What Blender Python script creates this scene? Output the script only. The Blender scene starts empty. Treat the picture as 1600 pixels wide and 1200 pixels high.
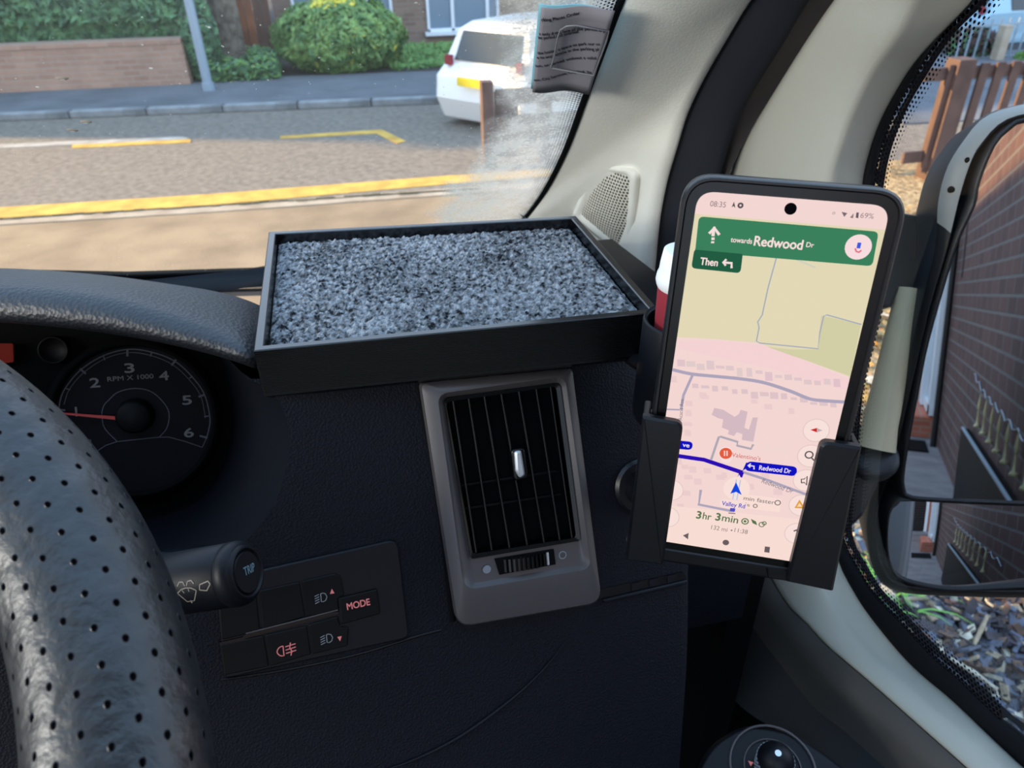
import bpy, bmesh, math, random
from math import sin, cos, tan, pi, radians, sqrt, atan2, degrees
from mathutils import Vector, Matrix, noise
from mathutils.bvhtree import BVHTree
random.seed(11)
S = bpy.context.scene
COL = S.collection
V = Vector

# ------------------------------------------------------------------ camera
FPX = 1156.0
CAMZ = 2.10
def _cv(x, y):
    return V((x - 800.0, -(y - 600.0), -FPX))
_down = _cv(835, 2410).normalized()
_fw = _cv(484, -132)
_fw = (_fw - _down * _fw.dot(_down)).normalized()
_up = -_down
_rt = _fw.cross(_up)
RM = Matrix((_rt, _fw, _up))                 # camera space -> world
CO = V((0, 0, CAMZ))
cam = bpy.data.cameras.new('camera')
cam.sensor_width = 36.0
cam.lens = FPX / 1600 * 36
cam.clip_start = 0.01
cam.clip_end = 300
cam.dof.use_dof = True
cam.dof.focus_distance = 0.36
cam.dof.aperture_fstop = 19.0
camo = bpy.data.objects.new('camera', cam)
camo.matrix_world = Matrix.Translation(CO) @ RM.to_4x4()
COL.objects.link(camo)
S.camera = camo
VIEW = RM @ V((0, 0, -1))

# ------------------------------------------------------------------ world, sun, exposure
S.view_settings.view_transform = 'Standard'
S.view_settings.look = 'None'
S.view_settings.gamma = 1.0
S.view_settings.use_curve_mapping = False
S.view_settings.exposure = 0.0
SKY_STRENGTH = 2.55
SUN_STRENGTH = 13.5
w = bpy.data.worlds.new('sky')
S.world = w
w.use_nodes = True
nt = w.node_tree
nt.nodes.clear()
wo = nt.nodes.new('ShaderNodeOutputWorld')
bg = nt.nodes.new('ShaderNodeBackground')
tc = nt.nodes.new('ShaderNodeTexCoord')
sp = nt.nodes.new('ShaderNodeSeparateXYZ')
cr = nt.nodes.new('ShaderNodeValToRGB')
cr.color_ramp.elements[0].position = 0.0
cr.color_ramp.elements[0].color = (0.80, 0.88, 0.98, 1)
cr.color_ramp.elements[1].position = 0.8
cr.color_ramp.elements[1].color = (0.42, 0.66, 0.98, 1)
nt.links.new(tc.outputs['Generated'], sp.inputs[0])
nt.links.new(sp.outputs['Z'], cr.inputs[0])
nt.links.new(cr.outputs[0], bg.inputs['Color'])
bg.inputs['Strength'].default_value = SKY_STRENGTH
nt.links.new(bg.outputs[0], wo.inputs[0])

sun = bpy.data.lights.new('sun', 'SUN')
sun.energy = SUN_STRENGTH
sun.color = (1.0, 0.66, 0.28)
sun.angle = radians(0.9)
suno = bpy.data.objects.new('sun', sun)
_az, _el = radians(-71), radians(17)
SUND = V((sin(_az) * cos(_el), cos(_az) * cos(_el), sin(_el)))      # towards the sun
suno.rotation_euler = SUND.to_track_quat('Z', 'Y').to_euler()
suno.location = (-20, 8, 12)
COL.objects.link(suno)

# area light added to brighten the pillar; no such lamp is known here
cabl = bpy.data.lights.new('pillar_fill_light', 'AREA')
cabl.shape = 'RECTANGLE'; cabl.size = 0.60; cabl.size_y = 0.24
cabl.energy = 21.0
cabl.color = (1.0, 0.985, 0.93)
cablo = bpy.data.objects.new('pillar_fill_light', cabl)
cablo.location = (-1.26, -0.20, 2.30)
cablo.rotation_euler = (V((-1.26, -0.20, 2.30)) - V((0.27, 0.60, 1.98))).to_track_quat('Z', 'Y').to_euler()
COL.objects.link(cablo)

# ------------------------------------------------------------------ photo rays -> real planes
def ray(x, y):
    return (RM @ _cv(x, y)).normalized()
def at(x, y, t):                       # axial distance t in metres
    d = ray(x, y)
    return CO + d * (t / d.dot(VIEW))
def onx(x, y, X):
    d = ray(x, y); return CO + d * (X / d.x)
def ony(x, y, Y):
    d = ray(x, y); return CO + d * (Y / d.y)
def onz(x, y, Z):
    d = ray(x, y); return CO + d * ((Z - CAMZ) / d.z)
def onp(x, y, P, N):
    d = ray(x, y); return CO + d * ((P - CO).dot(N) / d.dot(N))

class Frame:
    def __init__(s, o, n, up=V((0, 0, 1)), right=None):
        s.o = V(o); s.z = V(n).normalized()
        if right is not None:
            s.x = (V(right) - s.z * V(right).dot(s.z)).normalized()
            s.y = s.z.cross(s.x)
        else:
            s.y = (V(up) - s.z * V(up).dot(s.z)).normalized()
            s.x = s.y.cross(s.z)
    def p(s, a, b, c=0.0):
        return s.o + s.x * a + s.y * b + s.z * c
    def loc(s, P):
        d = V(P) - s.o
        return (d.dot(s.x), d.dot(s.y), d.dot(s.z))
    def px(s, x, y, c=0.0):             # photo point -> local 2D on the plane z=c
        P = onp(x, y, s.o + s.z * c, s.z)
        a = s.loc(P)
        return (a[0], a[1])

# ------------------------------------------------------------------ materials
def lin(c):
    c = c / 255.0
    return c / 12.92 if c <= 0.04045 else ((c + 0.055) / 1.055) ** 2.4
def rgb(r, g, b):
    return (lin(r), lin(g), lin(b), 1.0)
def mat(name, col, rough=0.6, metal=0.0, var=None, vscale=20.0, vdetail=4.0, bump=0.0, bscale=300.0, bdist=0.001,
        spec=0.5, emit=None, estr=1.0, coat=0.0, btype='noise', ramp=(0.35, 0.65)):
    m = bpy.data.materials.new(name)
    m.use_nodes = True
    n = m.node_tree; b = n.nodes['Principled BSDF']
    b.inputs['Base Color'].default_value = col
    b.inputs['Roughness'].default_value = rough
    b.inputs['Metallic'].default_value = metal
    b.inputs['Specular IOR Level'].default_value = spec
    b.inputs['Coat Weight'].default_value = coat
    t = None
    if var or bump:
        t = n.nodes.new('ShaderNodeTexCoord')
    if var:
        x = n.nodes.new('ShaderNodeTexNoise'); x.inputs['Scale'].default_value = vscale
        x.inputs['Detail'].default_value = vdetail
        n.links.new(t.outputs['Object'], x.inputs['Vector'])
        r = n.nodes.new('ShaderNodeValToRGB')
        r.color_ramp.elements[0].position = ramp[0]; r.color_ramp.elements[1].position = ramp[1]
        r.color_ramp.elements[0].color = col; r.color_ramp.elements[1].color = var
        n.links.new(x.outputs[0], r.inputs[0]); n.links.new(r.outputs[0], b.inputs['Base Color'])
    if bump:
        x = n.nodes.new('ShaderNodeTexNoise' if btype == 'noise' else 'ShaderNodeTexVoronoi')
        x.inputs['Scale'].default_value = bscale
        n.links.new(t.outputs['Object'], x.inputs['Vector'])
        bp = n.nodes.new('ShaderNodeBump'); bp.inputs['Strength'].default_value = bump
        bp.inputs['Distance'].default_value = bdist
        n.links.new(x.outputs[0], bp.inputs['Height']); n.links.new(bp.outputs[0], b.inputs['Normal'])
    if emit:
        b.inputs['Emission Color'].default_value = emit
        b.inputs['Emission Strength'].default_value = estr
    return m
_em = {}
def emi(r, g, b, s=1.0):
    k = (r, g, b, s)
    if k not in _em:
        m = bpy.data.materials.new('screen_%d_%d_%d' % (r, g, b)); m.use_nodes = True
        n = m.node_tree; n.nodes.clear()
        o = n.nodes.new('ShaderNodeOutputMaterial'); e = n.nodes.new('ShaderNodeEmission')
        e.inputs[0].default_value = rgb(r, g, b); e.inputs[1].default_value = s
        n.links.new(e.outputs[0], o.inputs[0]); _em[k] = m
    return _em[k]
def mth(n, op, a, b=None, c=None):
    x = n.nodes.new('ShaderNodeMath'); x.operation = op
    for i, q in enumerate((a, b, c)):
        if q is None: continue
        if isinstance(q, (int, float)): x.inputs[i].default_value = q
        else: n.links.new(q, x.inputs[i])
    return x.outputs[0]
def hexdots(n, su, sv):
    """distance to the nearest point of a hexagonal lattice in UV space (su, sv cells per unit)"""
    t = n.nodes.new('ShaderNodeTexCoord'); s = n.nodes.new('ShaderNodeSeparateXYZ')
    n.links.new(t.outputs['UV'], s.inputs[0])
    u = mth(n, 'MULTIPLY', s.outputs[0], su); v = mth(n, 'MULTIPLY', s.outputs[1], sv)
    ds = []
    for off in (0.0, 0.5):
        fu = mth(n, 'SUBTRACT', mth(n, 'FRACT', mth(n, 'ADD', u, off)), 0.5)
        fv = mth(n, 'MULTIPLY', mth(n, 'SUBTRACT', mth(n, 'FRACT', mth(n, 'ADD', v, off)), 0.5), 1.732)
        ds.append(mth(n, 'SQRT', mth(n, 'ADD', mth(n, 'MULTIPLY', fu, fu), mth(n, 'MULTIPLY', fv, fv))))
    return mth(n, 'MINIMUM', ds[0], ds[1]), s

M = {}
M['asphalt'] = mat('asphalt', rgb(130, 121, 110), 0.9, var=rgb(104, 96, 88), vscale=16, vdetail=6, bump=0.5, bscale=60, bdist=0.01)
M['drive'] = mat('drive_tarmac', rgb(150, 130, 104), 0.9, var=rgb(124, 106, 84), vscale=2.2, bump=0.4, bscale=60, bdist=0.01)
M['pavement'] = mat('pavement', rgb(104, 108, 114), 0.9, var=rgb(86, 90, 96), vscale=1.5)
M['kerb'] = mat('kerb_stone', rgb(142, 146, 148), 0.85, var=rgb(105, 108, 110), vscale=4)
M['yellow'] = mat('yellow_paint', rgb(212, 172, 78), 0.8, var=rgb(184, 142, 62), vscale=5)
M['white_line'] = mat('white_paint', rgb(176, 172, 164), 0.8, var=rgb(150, 144, 136), vscale=4)
M['edging'] = mat('concrete_edging', rgb(176, 164, 146), 0.85, var=rgb(145, 130, 112), vscale=3)
M['steel'] = mat('galvanised_steel', rgb(150, 168, 182), 0.45, 0.3)
M['leaf_dark'] = mat('hedge_leaf', rgb(44, 78, 56), 0.5, var=rgb(98, 144, 98), vscale=7)
M['leaf_core'] = mat('hedge_core', rgb(38, 58, 46), 0.9)
M['leaf_mid'] = mat('bush_leaf', rgb(70, 112, 62), 0.5, var=rgb(128, 162, 88), vscale=6)
M['leaf_yellow'] = mat('bush_flower', rgb(226, 212, 80), 0.5)
M['grass'] = mat('grass_blade', rgb(84, 128, 62), 0.6, var=rgb(110, 150, 76), vscale=4)
M['bark'] = mat('tree_bark', rgb(122, 112, 100), 0.9, var=rgb(78, 68, 58), vscale=9, bump=0.6, bscale=25, bdist=0.02)
M['wood_dark'] = mat('dark_wood', rgb(78, 52, 44), 0.7, var=rgb(98, 66, 54), vscale=4)
M['wood_orange'] = mat('orange_wood', rgb(150, 88, 50), 0.65, var=rgb(104, 54, 30), vscale=2.4)
M['wood_fence'] = mat('fence_wood', rgb(94, 72, 66), 0.75, var=rgb(74, 55, 52), vscale=5)
M['upvc'] = mat('white_window_frame', rgb(226, 232, 238), 0.4)
M['pane'] = mat('house_pane', rgb(120, 140, 158), 0.12, spec=0.8)
M['white_car'] = mat('white_car_paint', rgb(250, 249, 246), 0.3, coat=0.3)
M['car_glass'] = mat('car_glass', rgb(60, 66, 70), 0.1)
M['plate'] = mat('number_plate', rgb(232, 206, 40), 0.5)
M['blue_car'] = mat('pale_blue_car', rgb(150, 186, 206), 0.3, coat=0.3)
M['tyre'] = mat('tyre', rgb(30, 30, 32), 0.8)
M['slab'] = mat('pale_slab', rgb(140, 156, 160), 0.85, var=rgb(118, 132, 136), vscale=5)
M['gravel'] = mat('gravel', rgb(196, 172, 130), 0.9, var=rgb(120, 96, 66), vscale=26, vdetail=6, bump=0.8, bscale=40, bdist=0.03)
M['litter'] = mat('leaf_litter', rgb(196, 160, 92), 0.8, var=rgb(140, 104, 58), vscale=9)
M['soil'] = mat('soil', rgb(44, 42, 44), 0.95)
M['plastic_dash'] = mat('dash_plastic', rgb(9, 13, 22), 0.6, spec=0.16, bump=0.5, bscale=700, bdist=0.0006, btype='voronoi')
M['plastic_smooth'] = mat('smooth_dark_plastic', rgb(9, 12, 19), 0.48, spec=0.22)
M['plastic_black'] = mat('black_plastic', rgb(8, 9, 11), 0.55, spec=0.15)
M['matte_black'] = mat('matte_black', rgb(6, 7, 9), 0.9, spec=0.1)
M['hood'] = mat('hood_plastic', rgb(22, 26, 33), 0.5, spec=0.6, bump=0.5, bscale=420, bdist=0.0009, btype='voronoi')
M['pillar'] = mat('pillar_plastic', rgb(230, 229, 218), 0.55, bump=0.35, bscale=520, bdist=0.0006, var=rgb(222, 221, 210), vscale=8)
M['door_trim'] = mat('door_trim_plastic', rgb(164, 163, 152), 0.6, bump=0.25, bscale=600, bdist=0.0005)
M['door_dark'] = mat('door_dark_plastic', rgb(88, 86, 84), 0.6, bump=0.3, bscale=600, bdist=0.0005)
M['door_darker'] = mat('door_darker_plastic', rgb(58, 60, 64), 0.6)
M['seal'] = mat('rubber_seal', rgb(10, 11, 15), 0.8, spec=0.2)
M['seal_navy'] = mat('seal_cover', rgb(22, 25, 33), 0.75, spec=0.3)
M['tray'] = mat('printed_tray', rgb(5, 5, 8), 0.25, spec=0.9)
M['bezel'] = mat('satin_grey', rgb(72, 69, 71), 0.42, 0.15, spec=0.5)
M['gloss_black'] = mat('gloss_black', rgb(4, 5, 6), 0.3, spec=0.3)
M['chrome'] = mat('silver_tab', rgb(200, 205, 210), 0.3, 0.6)
M['icon_pink'] = mat('backlit_icon', rgb(150, 80, 84), 0.6, emit=rgb(176, 104, 104), estr=0.55)
M['icon_grey'] = mat('printed_icon', rgb(120, 126, 134), 0.6)
M['gauge_mark'] = mat('gauge_mark', rgb(84, 84, 92), 0.6)
M['gauge_num'] = mat('gauge_number', rgb(112, 109, 110), 0.6)
M['needle'] = mat('needle_red', rgb(140, 40, 36), 0.5, emit=rgb(150, 40, 36), estr=0.18)
M['red_lcd'] = mat('red_display', rgb(40, 8, 6), 0.6, emit=rgb(110, 32, 24), estr=0.45, spec=0.1)
M['paper'] = mat('paper', rgb(134, 131, 138), 0.8)
M['paper_ink'] = mat('paper_ink', rgb(34, 34, 42), 0.8)
M['paper_blue'] = mat('blue_card', rgb(120, 180, 196), 0.7)
M['clear_pocket'] = mat('clear_pocket', rgb(120, 122, 128), 0.35)
M['cup_white'] = mat('cup_lid', rgb(226, 226, 224), 0.4)
M['cup_red'] = mat('cup_red', rgb(140, 34, 46), 0.6)
M['phone_case'] = mat('phone_case', rgb(12, 14, 18), 0.34, spec=0.4)
M['phone_glass'] = mat('phone_black_border', rgb(3, 4, 5), 0.25, spec=0.3)
M['holder'] = mat('holder_plastic', rgb(9, 11, 17), 0.36, spec=0.35)
M['mirror_shell'] = mat('mirror_shell', rgb(30, 33, 38), 0.5, spec=0.35, bump=0.2, bscale=300, bdist=0.0005)
M['mirror_grey'] = mat('mirror_grey', rgb(172, 162, 134), 0.6)
M['mirror_bezel'] = mat('mirror_bezel', rgb(18, 20, 24), 0.4, spec=0.35)
M['mirror_lip_lit'] = mat('mirror_lip_lit', rgb(128, 130, 126), 0.5)  # paler tone stands in for skylight on the upper lip
M['mirror'] = mat('mirror_glass', (0.80, 0.82, 0.83, 1), 0.0, 1.0)
M['gold'] = mat('gold_finial', rgb(190, 180, 136), 0.45, 0.1)
M['iron'] = mat('black_iron', rgb(22, 22, 26), 0.5)
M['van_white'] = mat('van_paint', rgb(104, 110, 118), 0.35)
M['roofing'] = mat('roof_lining', rgb(150, 150, 145), 0.9)
M['render'] = mat('rendered_wall', rgb(225, 220, 210), 0.9)

def brick_mat(name, c1, c2, mortar, sc, axis, bw=0.225, bh=0.075, ms=0.012):
    m = bpy.data.materials.new(name); m.use_nodes = True
    n = m.node_tree; b = n.nodes['Principled BSDF']; b.inputs['Roughness'].default_value = 0.9
    t = n.nodes.new('ShaderNodeTexCoord'); s = n.nodes.new('ShaderNodeSeparateXYZ'); c = n.nodes.new('ShaderNodeCombineXYZ')
    n.links.new(t.outputs['Object'], s.inputs[0])
    n.links.new(s.outputs[axis], c.inputs[0]); n.links.new(s.outputs[2], c.inputs[1])
    k = n.nodes.new('ShaderNodeTexBrick')
    k.inputs['Color1'].default_value = c1; k.inputs['Color2'].default_value = c2; k.inputs['Mortar'].default_value = mortar
    k.inputs['Scale'].default_value = sc; k.inputs['Brick Width'].default_value = bw; k.inputs['Row Height'].default_value = bh
    k.inputs['Mortar Size'].default_value = ms; k.inputs['Mortar Smooth'].default_value = 0.2
    n.links.new(c.outputs[0], k.inputs['Vector'])
    x = n.nodes.new('ShaderNodeTexNoise'); x.inputs['Scale'].default_value = 3
    n.links.new(t.outputs['Object'], x.inputs['Vector'])
    mx = n.nodes.new('ShaderNodeMix'); mx.data_type = 'RGBA'; mx.blend_type = 'MULTIPLY'; mx.inputs[0].default_value = 0.5
    rr = n.nodes.new('ShaderNodeValToRGB'); rr.color_ramp.elements[0].color = (0.45, 0.45, 0.45, 1); rr.color_ramp.elements[1].color = (1.25, 1.2, 1.15, 1)
    n.links.new(x.outputs[0], rr.inputs[0])
    n.links.new(k.outputs[0], mx.inputs[6]); n.links.new(rr.outputs[0], mx.inputs[7]); n.links.new(mx.outputs[2], b.inputs['Base Color'])
    bp = n.nodes.new('ShaderNodeBump'); bp.inputs['Strength'].default_value = 0.6; bp.inputs['Distance'].default_value = 0.01; bp.invert = True
    n.links.new(k.outputs[1], bp.inputs['Height']); n.links.new(bp.outputs[0], b.inputs['Normal'])
    return m
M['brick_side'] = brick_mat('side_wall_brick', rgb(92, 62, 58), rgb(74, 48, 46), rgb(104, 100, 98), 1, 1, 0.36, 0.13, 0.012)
M['brick_house'] = brick_mat('house_brick', rgb(150, 126, 112), rgb(128, 104, 92), rgb(140, 128, 118), 1, 0)
M['brick_low'] = brick_mat('low_wall_brick', rgb(182, 148, 128), rgb(166, 132, 114), rgb(176, 152, 136), 1, 0)
M['brick_red'] = brick_mat('red_house_brick', rgb(190, 110, 86), rgb(170, 94, 74), rgb(170, 130, 110), 1, 0)

def frit_mat(name, su, sv, inverse=False, r0=0.52, r1=0.05):
    """black ceramic dots printed on the glass, shrinking away from its edge (v = 0 at the edge)"""
    m = bpy.data.materials.new(name); m.use_nodes = True
    n = m.node_tree; n.nodes.clear()
    o = n.nodes.new('ShaderNodeOutputMaterial'); tr = n.nodes.new('ShaderNodeBsdfTransparent')
    df = n.nodes.new('ShaderNodeBsdfDiffuse'); df.inputs[0].default_value = (0.006, 0.006, 0.008, 1)
    mx = n.nodes.new('ShaderNodeMixShader')
    d, s = hexdots(n, su, sv)
    if inverse:          # clear holes that grow away from the edge
        thr = mth(n, 'ADD', mth(n, 'MULTIPLY', s.outputs[1], r1 - r0), r0)
        f = mth(n, 'GREATER_THAN', d, thr)
    else:
        thr = mth(n, 'ADD', mth(n, 'MULTIPLY', s.outputs[1], r1 - r0), r0)
        f = mth(n, 'LESS_THAN', d, thr)
    n.links.new(f, mx.inputs[0]); n.links.new(tr.outputs[0], mx.inputs[1]); n.links.new(df.outputs[0], mx.inputs[2])
    n.links.new(mx.outputs[0], o.inputs[0])
    return m

def glass_mat(name, haze=False):
    m = bpy.data.materials.new(name); m.use_nodes = True
    n = m.node_tree; n.nodes.clear()
    o = n.nodes.new('ShaderNodeOutputMaterial'); tr = n.nodes.new('ShaderNodeBsdfTransparent')
    gl = n.nodes.new('ShaderNodeBsdfGlossy'); gl.inputs['Roughness'].default_value = 0.02
    fr = n.nodes.new('ShaderNodeFresnel'); fr.inputs[0].default_value = 1.3
    mx = n.nodes.new('ShaderNodeMixShader')
    n.links.new(mth(n, 'MULTIPLY', fr.outputs[0], 0.10), mx.inputs[0])
    n.links.new(tr.outputs[0], mx.inputs[1]); n.links.new(gl.outputs[0], mx.inputs[2])
    last = mx.outputs[0]
    if haze:
        t = n.nodes.new('ShaderNodeTexCoord'); s = n.nodes.new('ShaderNodeSeparateXYZ')
        n.links.new(t.outputs['UV'], s.inputs[0])       # u: 0..1 haze amount painted by position, v: specks everywhere
        def nz(sc, det=5.0, rough=0.6):
            x = n.nodes.new('ShaderNodeTexNoise'); x.inputs['Scale'].default_value = sc
            x.inputs['Detail'].default_value = det; x.inputs['Roughness'].default_value = rough
            n.links.new(t.outputs['Object'], x.inputs['Vector']); return x.outputs[0]
        def rmp(v, a, b, lo=0.0, hi=1.0):
            x = n.nodes.new('ShaderNodeMapRange'); x.interpolation_type = 'SMOOTHSTEP'
            for i, q in enumerate((v, a, b, lo, hi)):
                if isinstance(q, (int, float)): x.inputs[i].default_value = q
                else: n.links.new(q, x.inputs[i])
            return x.outputs[0]
        u = s.outputs[0]
        amount = mth(n, 'ADD', u, mth(n, 'MULTIPLY', mth(n, 'SUBTRACT', nz(22.0), 0.5), 0.9))
        film = rmp(amount, 0.30, 0.75)
        drops = rmp(nz(420.0, 3.0), 0.50, 0.66)
        clumps = rmp(nz(60.0, 4.0), 0.40, 0.60)
        f1 = mth(n, 'MULTIPLY', film, mth(n, 'ADD', mth(n, 'MULTIPLY', clumps, 0.26), mth(n, 'MULTIPLY', drops, 0.42)))
        f1 = mth(n, 'ADD', f1, mth(n, 'MULTIPLY', film, 0.50))
        vo = n.nodes.new('ShaderNodeTexVoronoi'); vo.inputs['Scale'].default_value = 55.0
        n.links.new(t.outputs['Object'], vo.inputs['Vector'])
        vo2 = n.nodes.new('ShaderNodeTexVoronoi'); vo2.inputs['Scale'].default_value = 140.0
        n.links.new(t.outputs['Object'], vo2.inputs['Vector'])
        specks = mth(n, 'MULTIPLY', rmp(vo.outputs['Distance'], 0.10, 0.04), rmp(nz(30.0), 0.50, 0.56))
        specks = mth(n, 'MAXIMUM', specks, mth(n, 'MULTIPLY', rmp(vo2.outputs['Distance'], 0.12, 0.05), rmp(nz(18.0), 0.46, 0.56)))
        f = mth(n, 'MINIMUM', mth(n, 'ADD', mth(n, 'ADD', f1, mth(n, 'MULTIPLY', specks, 0.7)), 0.05), 0.9)
        df = n.nodes.new('ShaderNodeBsdfTranslucent'); df.inputs[0].default_value = (1.0, 0.84, 0.60, 1)
        d2 = n.nodes.new('ShaderNodeBsdfDiffuse'); d2.inputs[0].default_value = (1.0, 0.84, 0.60, 1)
        a0 = n.nodes.new('ShaderNodeMixShader'); a0.inputs[0].default_value = 0.3
        n.links.new(df.outputs[0], a0.inputs[1]); n.links.new(d2.outputs[0], a0.inputs[2])
        rf = n.nodes.new('ShaderNodeBsdfRefraction'); rf.inputs['IOR'].default_value = 1.12; rf.inputs['Roughness'].default_value = 0.6
        ad = n.nodes.new('ShaderNodeMixShader'); ad.inputs[0].default_value = 0.60
        n.links.new(a0.outputs[0], ad.inputs[1]); n.links.new(rf.outputs[0], ad.inputs[2])
        m2 = n.nodes.new('ShaderNodeMixShader')
        n.links.new(f, m2.inputs[0]); n.links.new(last, m2.inputs[1]); n.links.new(ad.outputs[0], m2.inputs[2])
        last = m2.outputs[0]
    n.links.new(last, o.inputs[0])
    return m
M['glass'] = glass_mat('side_glass'); M['windscreen'] = glass_mat('windscreen_glass', True)

def leather_mat():
    m = bpy.data.materials.new('perforated_leather'); m.use_nodes = True
    n = m.node_tree; b = n.nodes['Principled BSDF']
    d, s = hexdots(n, 128.0, 11.0)
    hole = n.nodes.new('ShaderNodeMapRange'); hole.interpolation_type = 'SMOOTHSTEP'
    n.links.new(d, hole.inputs[0]); hole.inputs[1].default_value = 0.075; hole.inputs[2].default_value = 0.13
    t = n.nodes.new('ShaderNodeTexCoord')
    x = n.nodes.new('ShaderNodeTexNoise'); x.inputs['Scale'].default_value = 110; x.inputs['Detail'].default_value = 5
    n.links.new(t.outputs['Object'], x.inputs['Vector'])
    mx = n.nodes.new('ShaderNodeMix'); mx.data_type = 'RGBA'
    mx.inputs[6].default_value = (0.002, 0.002, 0.003, 1); mx.inputs[7].default_value = rgb(20, 23, 28)
    n.links.new(hole.outputs[0], mx.inputs[0]); n.links.new(mx.outputs[2], b.inputs['Base Color'])
    rr = n.nodes.new('ShaderNodeMapRange'); rr.inputs[3].default_value = 0.24; rr.inputs[4].default_value = 0.60
    n.links.new(x.outputs[0], rr.inputs[0]); n.links.new(rr.outputs[0], b.inputs['Roughness'])
    h = mth(n, 'ADD', mth(n, 'MULTIPLY', hole.outputs[0], 1.0), mth(n, 'MULTIPLY', x.outputs[0], 1.3))
    bp = n.nodes.new('ShaderNodeBump'); bp.inputs['Strength'].default_value = 0.8; bp.inputs['Distance'].default_value = 0.0012
    n.links.new(h, bp.inputs['Height']); n.links.new(bp.outputs[0], b.inputs['Normal'])
    n.links.new(mth(n, 'MULTIPLY', hole.outputs[0], 0.62), b.inputs['Specular IOR Level'])
    return m
M['leather'] = leather_mat()
def grille_mat():
    m = bpy.data.materials.new('perforated_grille'); m.use_nodes = True
    n = m.node_tree; b = n.nodes['Principled BSDF']; b.inputs['Roughness'].default_value = 0.5
    d, s = hexdots(n, 1.0, 1.0)
    h = n.nodes.new('ShaderNodeMapRange'); h.interpolation_type = 'SMOOTHSTEP'
    n.links.new(d, h.inputs[0]); h.inputs[1].default_value = 0.30; h.inputs[2].default_value = 0.37
    mx = n.nodes.new('ShaderNodeMix'); mx.data_type = 'RGBA'
    mx.inputs[6].default_value = rgb(40, 40, 38); mx.inputs[7].default_value = rgb(222, 218, 202)
    n.links.new(h.outputs[0], mx.inputs[0]); n.links.new(mx.outputs[2], b.inputs['Base Color'])
    bp = n.nodes.new('ShaderNodeBump'); bp.inputs['Strength'].default_value = 0.7; bp.inputs['Distance'].default_value = 0.001
    n.links.new(h.outputs[0], bp.inputs['Height']); n.links.new(bp.outputs[0], b.inputs['Normal'])
    return m
M['grille'] = grille_mat()
def carpet_mat():
    m = mat('carpet', rgb(88, 94, 102), 0.95, bump=0.9, bscale=900, bdist=0.001, spec=0.1)
    n = m.node_tree; b = n.nodes['Principled BSDF']
    t = n.nodes.new('ShaderNodeTexCoord')
    x = n.nodes.new('ShaderNodeTexNoise'); x.inputs['Scale'].default_value = 250; x.inputs['Detail'].default_value = 3
    x2 = n.nodes.new('ShaderNodeTexNoise'); x2.inputs['Scale'].default_value = 26; x2.inputs['Detail'].default_value = 3
    n.links.new(t.outputs['Object'], x.inputs['Vector']); n.links.new(t.outputs['Object'], x2.inputs['Vector'])
    s = mth(n, 'ADD', mth(n, 'MULTIPLY', x.outputs[0], 0.8), mth(n, 'MULTIPLY', x2.outputs[0], 0.25))
    r = n.nodes.new('ShaderNodeValToRGB')
    r.color_ramp.elements[0].position = 0.40; r.color_ramp.elements[0].color = rgb(32, 34, 37)
    r.color_ramp.elements[1].position = 0.66; r.color_ramp.elements[1].color = rgb(162, 165, 168)
    n.links.new(s, r.inputs[0]); n.links.new(r.outputs[0], b.inputs['Base Color'])
    return m
M['carpet'] = carpet_mat()

# ------------------------------------------------------------------ mesh building
def crom(pts, n):
    """Catmull-Rom resample of a list of vectors to n points, evenly by length"""
    P = [V(p) for p in pts]
    P = [P[0] * 2 - P[1]] + P + [P[-1] * 2 - P[-2]]
    out = []
    for i in range(1, len(P) - 2):
        for k in range(12):
            t = k / 12.0
            a, b, c, d = P[i - 1], P[i], P[i + 1], P[i + 2]
            out.append(0.5 * ((2 * b) + (c - a) * t + (2 * a - 5 * b + 4 * c - d) * t * t + (3 * b - a - 3 * c + d) * t ** 3))
    out.append(P[-2])
    L = [0.0]
    for i in range(1, len(out)): L.append(L[-1] + (out[i] - out[i - 1]).length)
    res = []; j = 0
    for k in range(n):
        s = L[-1] * k / (n - 1)
        while j < len(L) - 2 and L[j + 1] < s: j += 1
        f = 0 if L[j + 1] == L[j] else (s - L[j]) / (L[j + 1] - L[j])
        res.append(out[j].lerp(out[j + 1], min(max(f, 0), 1)))
    return res

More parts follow.
